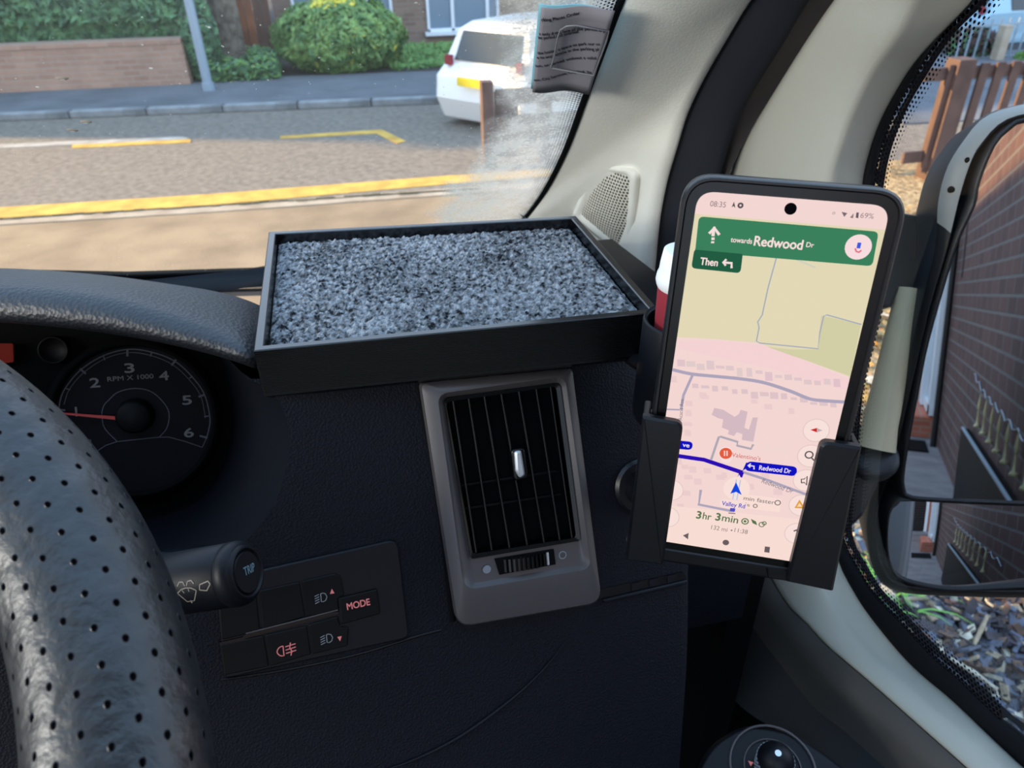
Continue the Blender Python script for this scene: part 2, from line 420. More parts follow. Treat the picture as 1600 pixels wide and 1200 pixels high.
class MB:
    def __init__(s):
        s.v = []; s.f = []; s.uv = []; s.mi = []; s.cur = 0; s.mats = []
    def use(s, m):
        if m not in s.mats: s.mats.append(m)
        s.cur = s.mats.index(m); return s
    def add(s, verts, faces, uvs=None):
        b = len(s.v); s.v += [V(p) for p in verts]
        for i, f in enumerate(faces):
            s.f.append([b + k for k in f]); s.mi.append(s.cur)
            s.uv.append(uvs[i] if uvs else None)
        return s
    def grid(s, rows, closed=False, uvf=None):
        nr, nc = len(rows), len(rows[0]); vs = [p for r in rows for p in r]; fs = []; us = []
        for i in range(nr - 1):
            for j in range(nc if closed else nc - 1):
                k = (j + 1) % nc
                fs.append([i * nc + j, i * nc + k, (i + 1) * nc + k, (i + 1) * nc + j])
                if uvf: us.append([uvf(i, j), uvf(i, j + 1), uvf(i + 1, j + 1), uvf(i + 1, j)])
        return s.add(vs, fs, us if uvf else None)
    def box(s, c, h, F=None, rz=0.0):
        c = V(c); ax = [V((1, 0, 0)), V((0, 1, 0)), V((0, 0, 1))]
        if F: ax = [F.x, F.y, F.z]; c = F.p(*c)
        if rz: q = Matrix.Rotation(rz, 3, 'Z'); ax = [q @ a for a in ax]
        vs = [c + ax[0] * (h[0] * i) + ax[1] * (h[1] * j) + ax[2] * (h[2] * k) for k in (-1, 1) for j in (-1, 1) for i in (-1, 1)]
        return s.add(vs, [[0, 2, 3, 1], [4, 5, 7, 6], [0, 1, 5, 4], [2, 6, 7, 3], [0, 4, 6, 2], [1, 3, 7, 5]])
    def box2(s, lo, hi):
        lo = V(lo); hi = V(hi); return s.box((lo + hi) / 2, (hi - lo) / 2)
    def prism(s, poly, F, z0, z1, bev=0.0):
        """poly: local 2D points (any winding); extruded z0..z1, with a small chamfer at z1"""
        A = sum(poly[i][0] * poly[(i + 1) % len(poly)][1] - poly[(i + 1) % len(poly)][0] * poly[i][1] for i in range(len(poly)))
        if A < 0: poly = list(reversed(poly))
        n = len(poly); rings = [[F.p(a, b, z0) for a, b in poly], [F.p(a, b, z1 - bev) for a, b in poly]]
        if bev:
            rings.append([F.p(a, b, z1) for a, b in inset(poly, bev)])
        vs = [p for r in rings for p in r]; fs = []
        for i in range(len(rings) - 1):
            for j in range(n):
                k = (j + 1) % n; fs.append([i * n + j, i * n + k, (i + 1) * n + k, (i + 1) * n + j])
        fs.append(list(reversed(range(n)))); fs.append([(len(rings) - 1) * n + j for j in range(n)])
        return s.add(vs, fs)
    def flat(s, poly, F, z=0.0):
        A = sum(poly[i][0] * poly[(i + 1) % len(poly)][1] - poly[(i + 1) % len(poly)][0] * poly[i][1] for i in range(len(poly)))
        if A < 0: poly = list(reversed(poly))
        return s.add([F.p(a, b, z) for a, b in poly], [list(range(len(poly)))])
    def tube(s, path, r, n=10, cap=True, closed=False):
        path = [V(p) for p in path]; N = len(path); rows = []
        rr = r if isinstance(r, (list, tuple)) else [r] * N
        up = None
        for i in range(N):
            if closed: t = (path[(i + 1) % N] - path[i - 1]).normalized()
            else: t = (path[min(i + 1, N - 1)] - path[max(i - 1, 0)]).normalized()
            if up is None: up = t.orthogonal().normalized()
            up = (up - t * up.dot(t)).normalized(); sd = t.cross(up)
            rows.append([path[i] + (up * cos(2 * pi * k / n) + sd * sin(2 * pi * k / n)) * rr[i] for k in range(n)])
        if closed: rows.append(rows[0])
        b = len(s.v); s.grid(rows, closed=True)
        if cap and not closed:
            s.add(rows[0], [list(reversed(range(n)))]); s.add(rows[-1], [list(range(n))])
        return s
    def lathe(s, prof, F, n=32):
        """prof: (r, z) pairs about the frame's z axis"""
        rows = [[F.p(r * cos(2 * pi * k / n), r * sin(2 * pi * k / n), z) for k in range(n)] for r, z in prof]
        return s.grid(rows, closed=True)
    def disc(s, F, a, b, r, z=0.0, n=24, ry=None):
        ry = ry or r
        return s.add([F.p(a + r * cos(2 * pi * k / n), b + ry * sin(2 * pi * k / n), z) for k in range(n)], [list(range(n))])
    def ring(s, F, a, b, r0, r1, z=0.0, n=28):
        rows = [[F.p(a + r * cos(2 * pi * k / n), b + r * sin(2 * pi * k / n), z) for k in range(n)] for r in (r1, r0)]
        return s.grid(rows, closed=True)
    def ribbon(s, pts, F, w, z=0.0):
        P = [V((a, b, 0)) for a, b in pts]; L = []; Rr = []
        for i in range(len(P)):
            t = (P[min(i + 1, len(P) - 1)] - P[max(i - 1, 0)]).normalized(); q = V((-t.y, t.x, 0)) * w / 2
            L.append(F.p(P[i].x + q.x, P[i].y + q.y, z)); Rr.append(F.p(P[i].x - q.x, P[i].y - q.y, z))
        return s.grid([Rr, L])
    def build(s, name, m=None, parent=None, smooth=False, org=None, bevel=0.0, auto=None):
        me = bpy.data.meshes.new(name)
        o0 = V(parent.location) if parent is not None and parent.parent is None else V((0, 0, 0))
        if parent is not None and parent.parent is not None:
            o0 = V(parent.parent.location)
        if parent is None and org is None:
            lo = V([min(p[i] for p in s.v) for i in range(3)]); hi = V([max(p[i] for p in s.v) for i in range(3)])
            org = V(((lo.x + hi.x) / 2, (lo.y + hi.y) / 2, lo.z))
        if parent is None: o0 = V(org)
        me.from_pydata([tuple(p - o0) for p in s.v], [], s.f)
        ms = s.mats if s.mats else [m]
        for q in ms: me.materials.append(q)
        for i, p in enumerate(me.polygons):
            p.material_index = s.mi[i] if s.mats else 0
            p.use_smooth = smooth
        if any(u is not None for u in s.uv):
            ul = me.uv_layers.new(name='UVMap')
            for i, p in enumerate(me.polygons):
                if s.uv[i]:
                    for k, li in enumerate(p.loop_indices): ul.data[li].uv = s.uv[i][k]
        ob = bpy.data.objects.new(name, me); COL.objects.link(ob)
        if parent is not None: ob.parent = parent
        else: ob.location = o0
        if bevel:
            md = ob.modifiers.new('bevel', 'BEVEL'); md.width = bevel; md.segments = 3; md.limit_method = 'ANGLE'
            md.angle_limit = radians(35)
        if auto is not None and smooth:
            md = ob.modifiers.new('split', 'EDGE_SPLIT'); md.split_angle = radians(auto)
        return ob

def inset(poly, d):
    n = len(poly); out = []
    for i in range(n):
        p0 = V((poly[i - 1][0], poly[i - 1][1])); p = V((poly[i][0], poly[i][1])); p2 = V((poly[(i + 1) % n][0], poly[(i + 1) % n][1]))
        a = (p - p0).normalized(); b = (p2 - p).normalized()
        n1 = V((-a.y, a.x)); n2 = V((-b.y, b.x)); m_ = n1 + n2
        if m_.length < 1e-6: m_ = n1
        m_ = m_ / max(m_.dot(n1), 0.3)
        q = p + m_ * d; out.append((q.x, q.y))
    return out
def rpoly(poly, r, n=6):
    """round the corners of a 2D polygon"""
    out = []; N = len(poly)
    for i in range(N):
        p = V((poly[i][0], poly[i][1])); a = V((poly[i - 1][0], poly[i - 1][1])) - p; b = V((poly[(i + 1) % N][0], poly[(i + 1) % N][1])) - p
        rr = r[i] if isinstance(r, (list, tuple)) else r
        la = min(rr, a.length * 0.48); lb = min(rr, b.length * 0.48)
        s0 = p + a.normalized() * la; s1 = p + b.normalized() * lb
        for k in range(n + 1):
            t = k / n; q = s0 * (1 - t) ** 2 + p * 2 * t * (1 - t) + s1 * t * t; out.append((q.x, q.y))
    return out
def pxs(F, pts, z=0.0):
    return [F.px(x, y, z) for x, y in pts]
def empty(name, loc):
    o = bpy.data.objects.new(name, None); o.location = loc; o.empty_display_size = 0.05; COL.objects.link(o); return o
def tag(o, label, cat, group=None, kind=None):
    o['label'] = label; o['category'] = cat
    if group: o['group'] = group
    if kind: o['kind'] = kind
    return o
def struct(o, label, cat):
    return tag(o, label, cat, kind='structure')
def copy_tree(o, parent=None):
    c = o.copy(); COL.objects.link(c)
    if parent is not None: c.parent = parent
    for ch in list(o.children): copy_tree(ch, c)
    return c

_tc = {}
def text_mesh(body):
    if body in _tc: return _tc[body]
    cu = bpy.data.curves.new('txt', 'FONT'); cu.body = body; cu.size = 1.0
    o = bpy.data.objects.new('txt', cu); COL.objects.link(o)
    dg = bpy.context.evaluated_depsgraph_get(); dg.update()
    me = bpy.data.meshes.new_from_object(o.evaluated_get(dg))
    vs = [(v.co.x, v.co.y) for v in me.vertices]; fs = [list(p.vertices) for p in me.polygons]
    bpy.data.objects.remove(o); bpy.data.curves.remove(cu); bpy.data.meshes.remove(me)
    _tc[body] = (vs, fs); return _tc[body]
def put_text(mb, body, F, a, b, h, ang=0.0, z=0.0, align='c', bold=0.0, width=None):
    """text of cap height h at local point, turned by ang; bold repeats it with a tiny shift"""
    vs, fs = text_mesh(body)
    x0 = min(v[0] for v in vs); x1 = max(v[0] for v in vs)
    k = h / 0.69; kx = k if width is None else width / (x1 - x0)
    ox = {'c': -(x0 + x1) / 2, 'l': -x0, 'r': -x1}[align]
    ca, sa = cos(ang), sin(ang)
    shifts = [(0, 0)] if not bold else [(-bold, 0), (bold, 0), (0, bold), (0, -bold)]
    for i, (dx, dy) in enumerate(shifts):
        P = []
        for v in vs:
            x = (v[0] + ox) * kx + dx; y = (v[1] - 0.345) * k + dy
            P.append(F.p(a + x * ca - y * sa, b + x * sa + y * ca, z + i * 1e-6))
        mb.add(P, fs)
def pxang(F, p0, p1):
    a = F.px(*p0); b = F.px(*p1); return atan2(b[1] - a[1], b[0] - a[0])
def bvh_of(mb):
    return BVHTree.FromPolygons([tuple(v) for v in mb.v], mb.f)
def hit(bvh, x, y, off=0.0):
    d = ray(x, y); r = bvh.ray_cast(CO, d)
    if r[0] is None: return None
    n = r[1] if r[1].dot(d) < 0 else -r[1]
    return r[0] + n * off
# ================================================================== the street
def strip(name, pts, z0, z1, m, label, cat, org=None):
    """ground slab with a polygonal outline"""
    F = Frame((0, 0, 0), (0, 0, 1), right=(1, 0, 0)); b = MB(); b.prism(pts, F, z0, z1)
    o = b.build(name, m); return struct(o, label, cat)
kerb = lambda x: 10.21 - 0.1235 * x            # front line of the far kerb
near = lambda x: 6.57 - 0.075 * x              # near edge of the road
XL, XR = -26.0, 34.0
strip('road', [(XL, near(XL)), (XR, near(XR)), (XR, kerb(XR)), (XL, kerb(XL))], -0.3, 0.0, M['asphalt'],
      'sunlit tarmac road crossing in front of the windscreen', 'road')
strip('driveway', [(XL, -24), (XR, -24), (XR, near(XR)), (XL, near(XL))], -0.3, -0.002, M['drive'],
      'pale sunlit tarmac between the yellow line and the van', 'driveway')
strip('far_pavement', [(XL, kerb(XL) + .14), (XR, kerb(XR) + .14), (XR, kerb(XR) + 1.95), (XL, kerb(XL) + 1.95)], -0.2, 0.085, M['pavement'],
      'shaded blue-grey pavement beyond the road', 'pavement')
strip('front_garden', [(XL, kerb(XL) + 1.95), (XR, kerb(XR) + 1.95), (XR, 40), (XL, 40)], -0.2, 0.08, M['soil'],
      'dark garden ground behind the far pavement', 'garden ground')
# kerb stones, each its own
kx = -5.6; kn = 0; proto = None
ang = atan2(-0.1235, 1)
ORD = ['first', 'second', 'third', 'fourth', 'fifth', 'sixth', 'seventh', 'eighth', 'ninth', 'tenth']
while kx < 5.2:
    if proto is None:
        b = MB(); b.box((0, 0.07, 0.045), (0.46, 0.07, 0.045)); proto = b.build('kerbstone', M['kerb'], org=(0, 0, 0), bevel=0.02); o = proto
    else:
        o = proto.copy(); COL.objects.link(o)
    o.location = (kx, kerb(kx), 0.0); o.rotation_euler = (0, 0, ang)
    vis = kx + .46 > -4.1 and kx < 1.2
    if vis: kn += 1
    tag(o, ('%s grey kerbstone from the left edge of the picture along the far pavement' % ORD[kn - 1]) if vis else ('kerbstone out of frame, %s one %s the row seen along the far pavement' % ((ORD[int(round((-4.56 - kx) / .93))], 'left of') if kx < -4 else (ORD[int((kx - 1.2) / .93)], 'right of'))), 'kerbstone', 'kerbstones along the far pavement')
    kx += 0.93
# road markings are paint: thin solid strips lying on the road
def paint(name, pts, m, label, h=0.006):
    F = Frame((0, 0, 0), (0, 0, 1), right=(1, 0, 0)); b = MB(); b.prism(pts, F, 0.0, h); o = b.build(name, m)
    return tag(o, label, 'road marking')
def gp(*a):
    out = []
    for x, y in a:
        p = onz(x, y, 0.0); out.append((p.x, p.y))
    return out
paint('yellow_line', gp((-160, 338), (0, 325), (330, 304), (690, 276), (900, 262), (1150, 246), (1150, 254), (900, 272), (690, 289), (330, 321), (0, 341), (-160, 356)), M['yellow'],
      'long yellow line along the near side of the road')
paint('edging_strip', gp((-160, 362), (0, 345), (330, 322), (690, 296), (900, 282), (1150, 264), (1150, 272), (900, 291), (690, 306), (330, 332), (0, 352), (-160, 369)), M['edging'],
      'pale kerb edging strip beside the long yellow line')
paint('white_line', gp((-120, 231), (0, 226), (285, 214), (296, 217), (285, 219), (0, 232), (-120, 239)), M['white_line'],
      'white road line with worn end on the left')
paint('yellow_dash', gp((113, 227), (298, 218), (298, 223), (113, 232)), M['yellow'], 'short yellow dash just below the white road line')
paint('yellow_corner', gp((438, 213), (597, 203), (634, 221), (620, 225), (588, 209), (438, 217)), M['yellow'],
      'thin yellow corner of a parking bay in the middle of the road')

def leaves(name, pts_fn, n, size, m, parent, seed, m2=None, frac=0.0, up=0.3):
    rnd = random.Random(seed); b = MB(); b.use(m)
    if m2: b.use(m2)
    for i in range(n):
        p, nn = pts_fn(rnd); s = size * rnd.uniform(0.6, 1.35)
        b.cur = 1 if (m2 and rnd.random() < (frac(p) if callable(frac) else frac)) else 0
        d = V((rnd.gauss(0, 1), rnd.gauss(0, 1), rnd.gauss(0, 1))).normalized()
        t = (d - nn * d.dot(nn) * 0.6).normalized(); q = t.cross((nn + V((rnd.gauss(0, .5), rnd.gauss(0, .5), rnd.gauss(0, .5)))).normalized()).normalized()
        k = t.cross(q) * s * 0.18
        b.add([p - t * s, p + q * s * .42 + k, p + t * s, p - q * s * .42 + k], [[0, 1, 2, 3]])
    return b.build(name, m, parent)

# dark bits painting the shadow gap along the kerb edging
b = MB(); rnd = random.Random(40)
for i in range(60):
    x = -3.6 + i * .08; y = near(x) - .035 + rnd.uniform(-.01, .01)
    b.box((x, y, .006), (.04, rnd.uniform(.008, .022), rnd.uniform(.004, .012)), rz=-.075)
o = b.build('gutter_shadow', mat('gutter_shadow', rgb(74, 68, 46), .95)); tag(o, 'thin dark painted shadow line between the yellow line and the kerb edging', 'shadow line', kind='stuff')
b = MB()
for i in range(340):
    x = rnd.uniform(-6.5, -2.1); y = 12.95 - (x + 4.9) * .083 + rnd.uniform(-.42, -.14) ; s_ = rnd.uniform(.015, .05)
    b.add([(x, y, .086), (x + s_, y + .01, .086), (x + s_ * .6, y + .03, .086 + s_ * 1.1)], [[0, 1, 2]])
o = b.build('verge_weeds', M['grass']); tag(o, 'sparse weeds and grit along the foot of the low brick wall', 'weeds', kind='stuff')

# low brick wall with hedge above
w0 = onz(-260, 158, 0.08); w1 = onz(298, 132, 0.08)
wd = (w1 - w0); wd.z = 0; wl = wd.length; wd.normalize(); wn = V((-wd.y, wd.x, 0))
def wallbox(z0, z1, d0, d1, s0=0.0, s1=None):
    b = MB(); s1 = wl if s1 is None else s1
    c = w0 + wd * (s0 + s1) / 2 + wn * (d0 + d1) / 2; c.z = (z0 + z1) / 2
    b.box(c, ((s1 - s0) / 2, (d1 - d0) / 2, (z1 - z0) / 2), rz=atan2(wd.y, wd.x)); return b
g = empty('garden_wall', w0 + wd * wl / 2)
tag(g, 'low weathered pinkish brick wall under the clipped green hedge', 'wall')
wallbox(0.05, 0.66, 0, 0.22).build('brickwork', M['brick_low'], g)
wallbox(0.62, 0.69, -0.015, 0.235).build('coping', M['brick_low'], g)
h = empty('hedge', w0 + wd * wl / 2 + wn * 0.9)
tag(h, 'dense dark green hedge above the low brick wall', 'hedge')
wallbox(0.1, 2.5, 0.32, 1.5, 0, wl - 0.1).build('hedge_core', M['leaf_core'], h)
def hp(r):
    s = r.uniform(0, wl - 0.05); z = r.uniform(0.60, 2.6); f = noise.noise(V((s * 1.4, z * 1.4, 0))) * 0.16
    return w0 + wd * s + wn * max(0.24 + f + r.uniform(-.05, .1), .30 if z < .84 else -1) + V((0, 0, z)), -wn
leaves('hedge_foliage', hp, 15000, 0.085, M['leaf_dark'], h, 3)
# ivy filling the end of the wall
iv = w1 + wd * 0.18
def ivp(r):
    a = r.uniform(0, 1); d = V((r.gauss(0, 1), r.gauss(0, 1), r.gauss(0, 1))).normalized()
    return iv + wn * .35 + V((0, 0, .55)) + V((d.x * .26, d.y * .3, d.z * .62)), d
e = empty('ivy', iv); tag(e, 'dark ivy clump between wall end and lamp post', 'ivy')
leaves('ivy_foliage', ivp, 1500, 0.06, M['leaf_dark'], e, 5)

# lamp post leaning a touch
lp = onz(327, 141, 0.085)
g = empty('lamp_post', lp); tag(g, 'slim grey-blue metal lamp post standing on the far pavement', 'lamp post')
b = MB(); b.tube([lp, lp + V((-.02, 0, 2.4)), lp + V((-.05, 0, 5.2))], [0.066, 0.055, 0.045], 14); b.build('pole', M['steel'], g, True)
b = MB(); b.tube([lp + V((0, 0, 0.0)), lp + V((0, 0, 0.10))], 0.085, 14); b.build('base_collar', M['steel'], g)

# trunk, timber gate boards
tp = onz(352, 112, 0.08)
def trunk(name, P, r, hgt, label, lean):
    g = empty(name, P); tag(g, label, 'tree')
    pts = [P + V((lean * t * t * .4 + .03 * sin(t * 6), 0, hgt * t)) for t in [i / 8 for i in range(9)]]
    b = MB(); b.tube(pts, [r * (1.35 - .5 * i / 8) if i == 0 else r * (1.1 - .3 * i / 8) for i in range(9)], 14); b.build('trunk', M['bark'], g, True)
    b = MB()
    for a in (-.6, .7): b.tube([pts[6], pts[6] + V((a * .5, .1, .6)), pts[6] + V((a * 1.1, .2, 1.3))], [r * .6, r * .4, r * .2], 8)
    b.build('branches', M['bark'], g, True)
trunk('tree', V((onz(324, 112, 0.08).x - .02, 13.4, 0.05)), 0.07, 3.4, 'thin pale trunk just right of the lamp post', .2)
trunk('tree', V((tp.x + .12, 13.1, 0.05)), 0.21, 3.4, 'grey-brown tree trunk between lamp post and orange boards', -.3)
G0 = ony(372, 100, 13.6); G1 = ony(434, 90, 13.6)
g = empty('timber_gate', ((G0.x + G1.x) / 2, 13.6, .08)); tag(g, 'brown and orange vertical board gate beside the brick house', 'gate')
nb = 5; wdt = (G1.x - G0.x) / nb
for i in range(nb):
    b = MB(); b.box((G0.x + wdt * (i + .5), 13.6 + (0.02 if i % 2 else 0), 1.0), (wdt * .47, .02, .98))
    b.build('board', M['wood_orange'] if i in (1, 2) else M['wood_dark'], g, bevel=.006)
for z_ in (1.55, .45):
    b = MB(); b.box(((G0.x + G1.x) / 2, 13.66, z_), ((G1.x - G0.x) / 2, .03, .06)); b.build('rail', M['wood_dark'], g)

# the brick house across the road
HY = 14.8
g = empty('brick_house', (1.5, HY, 0.08)); tag(g, 'brown brick house with white windows behind the round bush', 'house')
hx0 = ony(434, 60, HY).x; b = MB(); b.box2((hx0, HY, 0), (9.5, HY + 6, 5.2)); b.build('house_wall', M['brick_house'], g)
b = MB(); b.add([(hx0 - .3, HY - .35, 5.1), (9.8, HY - .35, 5.1), (9.8, HY + 6.3, 5.1), (hx0 - .3, HY + 6.3, 5.1), (hx0 - .3, HY + 3, 7.2), (9.8, HY + 3, 7.2)],
                [[0, 1, 5, 4], [2, 3, 4, 5], [0, 4, 3], [1, 2, 5], [3, 2, 1, 0]]); b.build('roof', M['wood_dark'], g)
def hwin(px0, px1, pyb, mull, label=None):
    x0 = ony(px0, pyb, HY).x; x1 = ony(px1, pyb, HY).x; zb = ony((px0 + px1) / 2, pyb, HY).z; zt = zb + 1.25
    f = MB(); t = .05
    for a, c in ((x0, x0 + t), (x1 - t, x1)): f.box2((a, HY - .05, zb), (c, HY + .03, zt))
    f.box2((x0, HY - .05, zb), (x1, HY + .03, zb + t)); f.box2((x0, HY - .05, zt - t), (x1, HY + .03, zt))
    for q in mull:
        xm = ony(q, pyb, HY).x; f.box2((xm - t * .6, HY - .05, zb), (xm + t * .6, HY + .03, zt))
    fo = f.build('window', M['upvc'], g, bevel=.006)
    p = MB(); p.box2((x0 + t, HY - .01, zb + t), (x1 - t, HY - .004, zt - t)); p.build('pane', M['pane'], fo)
    s = MB(); s.box2((x0 - .05, HY - .12, zb - .06), (x1 + .05, HY, zb)); s.build('sill', M['upvc'], g)
hwin(461, 616, 46, (577,)); hwin(668, 780, 47, (708, 762)); hwin(860, 960, 47, (910,))

# round laurel bush with yellow top
bc = V((0.20, 12.75, 0.08)); g = empty('round_bush', bc); tag(g, 'big round green bush with yellowish tips before the brick house', 'bush')
def bp(r):
    while True:
        d = V((r.gauss(0, 1), r.gauss(0, 1), r.gauss(0, 1))).normalized()
        if d.z > -0.93: break
    k = 1 + 0.12 * noise.noise(d * 3.1) + r.uniform(-.12, .04)
    return bc + V((0, 0, .44)) + V((d.x * .98, d.y * .8, d.z * .52)) * k, d
leaves('foliage', bp, 9000, 0.062, M['leaf_mid'], g, 8, M['leaf_yellow'], lambda p: .75 if (p.z > .98 and abs(p.x - .15) < .33) else 0.01)
b = MB(); fr = Frame(bc + V((0, 0, .44)), (0, 0, 1), right=(1, 0, 0))
rows = [[fr.p(.86 * cos(2 * pi * k / 20) * cos(t), .70 * sin(2 * pi * k / 20) * cos(t), .44 * sin(t)) for k in range(20)] for t in [(-1.2 + 2.77 * i / 9) for i in range(10)]]
b.grid(rows, closed=True); b.build('inner_growth', M['leaf_core'], g, True)
def plantbed(name, x0, x1, y0, y1, hmax, n, m, label, cat, seed, size=.05, m2=None, frac=0):
    c = V(((x0 + x1) / 2, (y0 + y1) / 2, .08)); g = empty(name, c); tag(g, label, cat, kind='stuff')
    def f(r):
        x = r.uniform(x0, x1); y = r.uniform(y0, y1); hh = hmax * (.45 + .55 * abs(noise.noise(V((x * 1.7, y * 1.7, 3)))) * 1.8)
        return V((x, y, .08 + r.uniform(0, hh))), V((0, -.5, 1)).normalized()
    return leaves(name + '_leaves', f, n, size, m, g, seed, m2, frac)
plantbed('ground_cover', -1.75, -0.75, 12.0, 13.2, .42, 2600, M['leaf_dark'], 'low green ground cover under the tree and gate', 'ground cover', 21, m2=M['grass'], frac=.4)
plantbed('lawn_strip', .9, 2.6, 12.2, 14.5, .12, 2600, M['grass'], 'strip of green grass right of the round bush', 'grass', 22)
fl = ony(413, 90, 12.6); b = MB(); F = Frame(fl, (0, -1, 0)); 
for k in range(6): b.disc(F, .035 * cos(k), .035 * sin(k), .026, .01 * (k % 2), 8)
g = empty('yellow_flower', (fl.x, fl.y, .1)); tag(g, 'small yellow flower in front of the orange boards', 'flower')
b.build('petals', M['leaf_yellow'], g); b = MB(); b.tube([V((fl.x, fl.y + .01, .1)), fl + V((0, .012, 0))], .008, 6); b.build('stem', M['grass'], g)

# ------------------------------------------------------------------ white car parked by the kerb
def car(name, base, yaw, L, Wd, Hh, paint, label, plate=True):
    """hatchback: rear faces local -y"""
    g = empty(name, base); tag(g, label, 'car')
    R_ = Matrix.Rotation(yaw, 3, 'Z')
    T = lambda x, y, z: base + R_ @ V((x, y, z))
    # side profile (y, z) lower body and glasshouse widths
    prof = [(0.03, .07), (-.01, .30), (.0, .52), (.05, .62), (.10, .95), (.16, 1.0), (.45, 1.0), (.60, .985), (.74, .68), (.95, .60), (1.0, .45), (1.0, .10)]
    P = [(a * L, z_ * Hh) for a, z_ in prof]
    secs = []
    for sx, sc in ((-1, .93), (-.93, 1.0), (.93, 1.0), (1, .93)):
        row = []
        for a, z_ in P:
            t = max(0, (z_ / Hh - .62) / .38); wx = (Wd / 2) * (1 - .20 * t)
            cy = L / 2; row.append(T(sx * wx, cy + (a - cy) * (1.0 if abs(sx) < .95 else .985), z_ if abs(sx) < .95 else .22 * Hh + (z_ - .22 * Hh) * .97))
        secs.append(row)
    b = MB(); b.grid(secs, closed=True); n = len(P)
    b.add(secs[0], [list(range(n))]); b.add(secs[-1], [list(reversed(range(n)))])
    body = b.build('body', paint, g, bevel=.03)
    q = MB(); q.add([T(-.36 * Wd, .055 * L - .02, .66 * Hh), T(.36 * Wd, .055 * L - .02, .66 * Hh), T(.33 * Wd, .098 * L - .02, .93 * Hh), T(-.33 * Wd, .098 * L - .02, .93 * Hh),
                     T(-.36 * Wd, .075 * L, .66 * Hh), T(.36 * Wd, .075 * L, .66 * Hh), T(.33 * Wd, .12 * L, .93 * Hh), T(-.33 * Wd, .12 * L, .93 * Hh)],
                    [[0, 1, 2, 3], [7, 6, 5, 4], [0, 4, 5, 1], [2, 6, 7, 3], [1, 5, 6, 2], [0, 3, 7, 4]]); q.build('rear_window', M['car_glass'], g)
    for sx in (-1, 1):
        q = MB(); xs = [Wd / 2 * s_ * sx for s_ in (.985, .865)]
        for a0, a1 in ((.17, .42), (.44, .70)):
            q.add([T(xs[0] * 1.0, a0 * L, .65 * Hh), T(xs[0], a1 * L, .65 * Hh), T(xs[1] * 1.01, (a1 - (.08 if a1 > .6 else 0)) * L, .92 * Hh), T(xs[1] * 1.01, a0 * L, .92 * Hh),
                   T(xs[0] * .9, a0 * L, .65 * Hh), T(xs[0] * .9, a1 * L, .65 * Hh), T(xs[1] * .9, (a1 - (.08 if a1 > .6 else 0)) * L, .92 * Hh), T(xs[1] * .9, a0 * L, .92 * Hh)],
                  [[0, 1, 2, 3], [7, 6, 5, 4], [0, 4, 5, 1], [2, 6, 7, 3], [1, 5, 6, 2], [0, 3, 7, 4]])
        q.build('side_window', M['car_glass'], g)
        for a in (.17, .80):
            q = MB(); F = Frame(T(sx * Wd * .47, a * L, .21 * Hh), R_ @ V((sx, 0, 0)))
            q.lathe([(0, .02), (.15 * Hh, .03), (.20 * Hh, .02), (.215 * Hh, -.02), (.2 * Hh, -.14)], F, 20); q.build('wheel', M['tyre'], g, True)
    if plate:
        q = MB(); c = T(0, -.02 * L - .03, .50 * Hh); F = Frame(c, R_ @ V((0, -1, 0))); q.box((0, 0, 0), (.17 * Wd, .045, .012), F); q.build('number_plate', M['plate'], g)
    for sx in (-1, 1):
        q = MB(); c = T(sx * .40 * Wd, .035 * L, .66 * Hh); F = Frame(c, R_ @ V((0, -1, 0))); q.box((0, 0, 0), (.03 * Wd, .05, .03), F); q.build('tail_lamp', M['cup_red'], g)
    return g
cb = onz(748, 214, 0.0)
car('white_car', V((cb.x + .05, cb.y + .2, 0)), radians(-52), 2.9, 1.28, 1.07, M['white_car'], 'bright white car parked across the road behind the gate post')

# ------------------------------------------------------------------ brown fence seen through the misted corner
def fpost(g, x0, x1, yb, yt, Y, m, nm='post', d=.09):
    a = ony((x0 + x1) / 2, yb, Y); t = ony((x0 + x1) / 2, yt, Y); w_ = (ony(x1, (yb + yt) / 2, Y).x - ony(x0, (yb + yt) / 2, Y).x) / 2
    b = MB(); b.box2((a.x - w_, Y, 0), (a.x + w_, Y + d, t.z)); b.build(nm, m, g, bevel=.006)
    return a.x
FY = 7.05
g = empty('roadside_fence', (2.2, FY, 0)); tag(g, 'brown timber fence with square post seen through the misted windscreen corner', 'fence')
fpost(g, 757, 775, 262, 128, FY, M['wood_fence'], d=.12)
fpost(g, 842, 862, 250, 150, FY, M['wood_fence']); fpost(g, 905, 925, 250, 150, FY, M['wood_fence'])
for (a, c) in ((140, 165), (182, 216)):
    z1 = ony(800, a, FY).z; z0 = ony(800, c, FY).z
    b = MB(); b.box2((ony(775, a, FY).x, FY + .03, z0), (ony(842, a, FY).x if a > 170 and False else ony(930, a, FY).x, FY + .07, z1)); b.build('rail', M['wood_fence'], g, bevel=.004)
b = MB(); b.box2((ony(775, 150, FY).x, FY + .07, 0.08), (ony(812, 150, FY).x, FY + .10, ony(800, 145, FY).z)); b.build('board', M['wood_fence'], g)

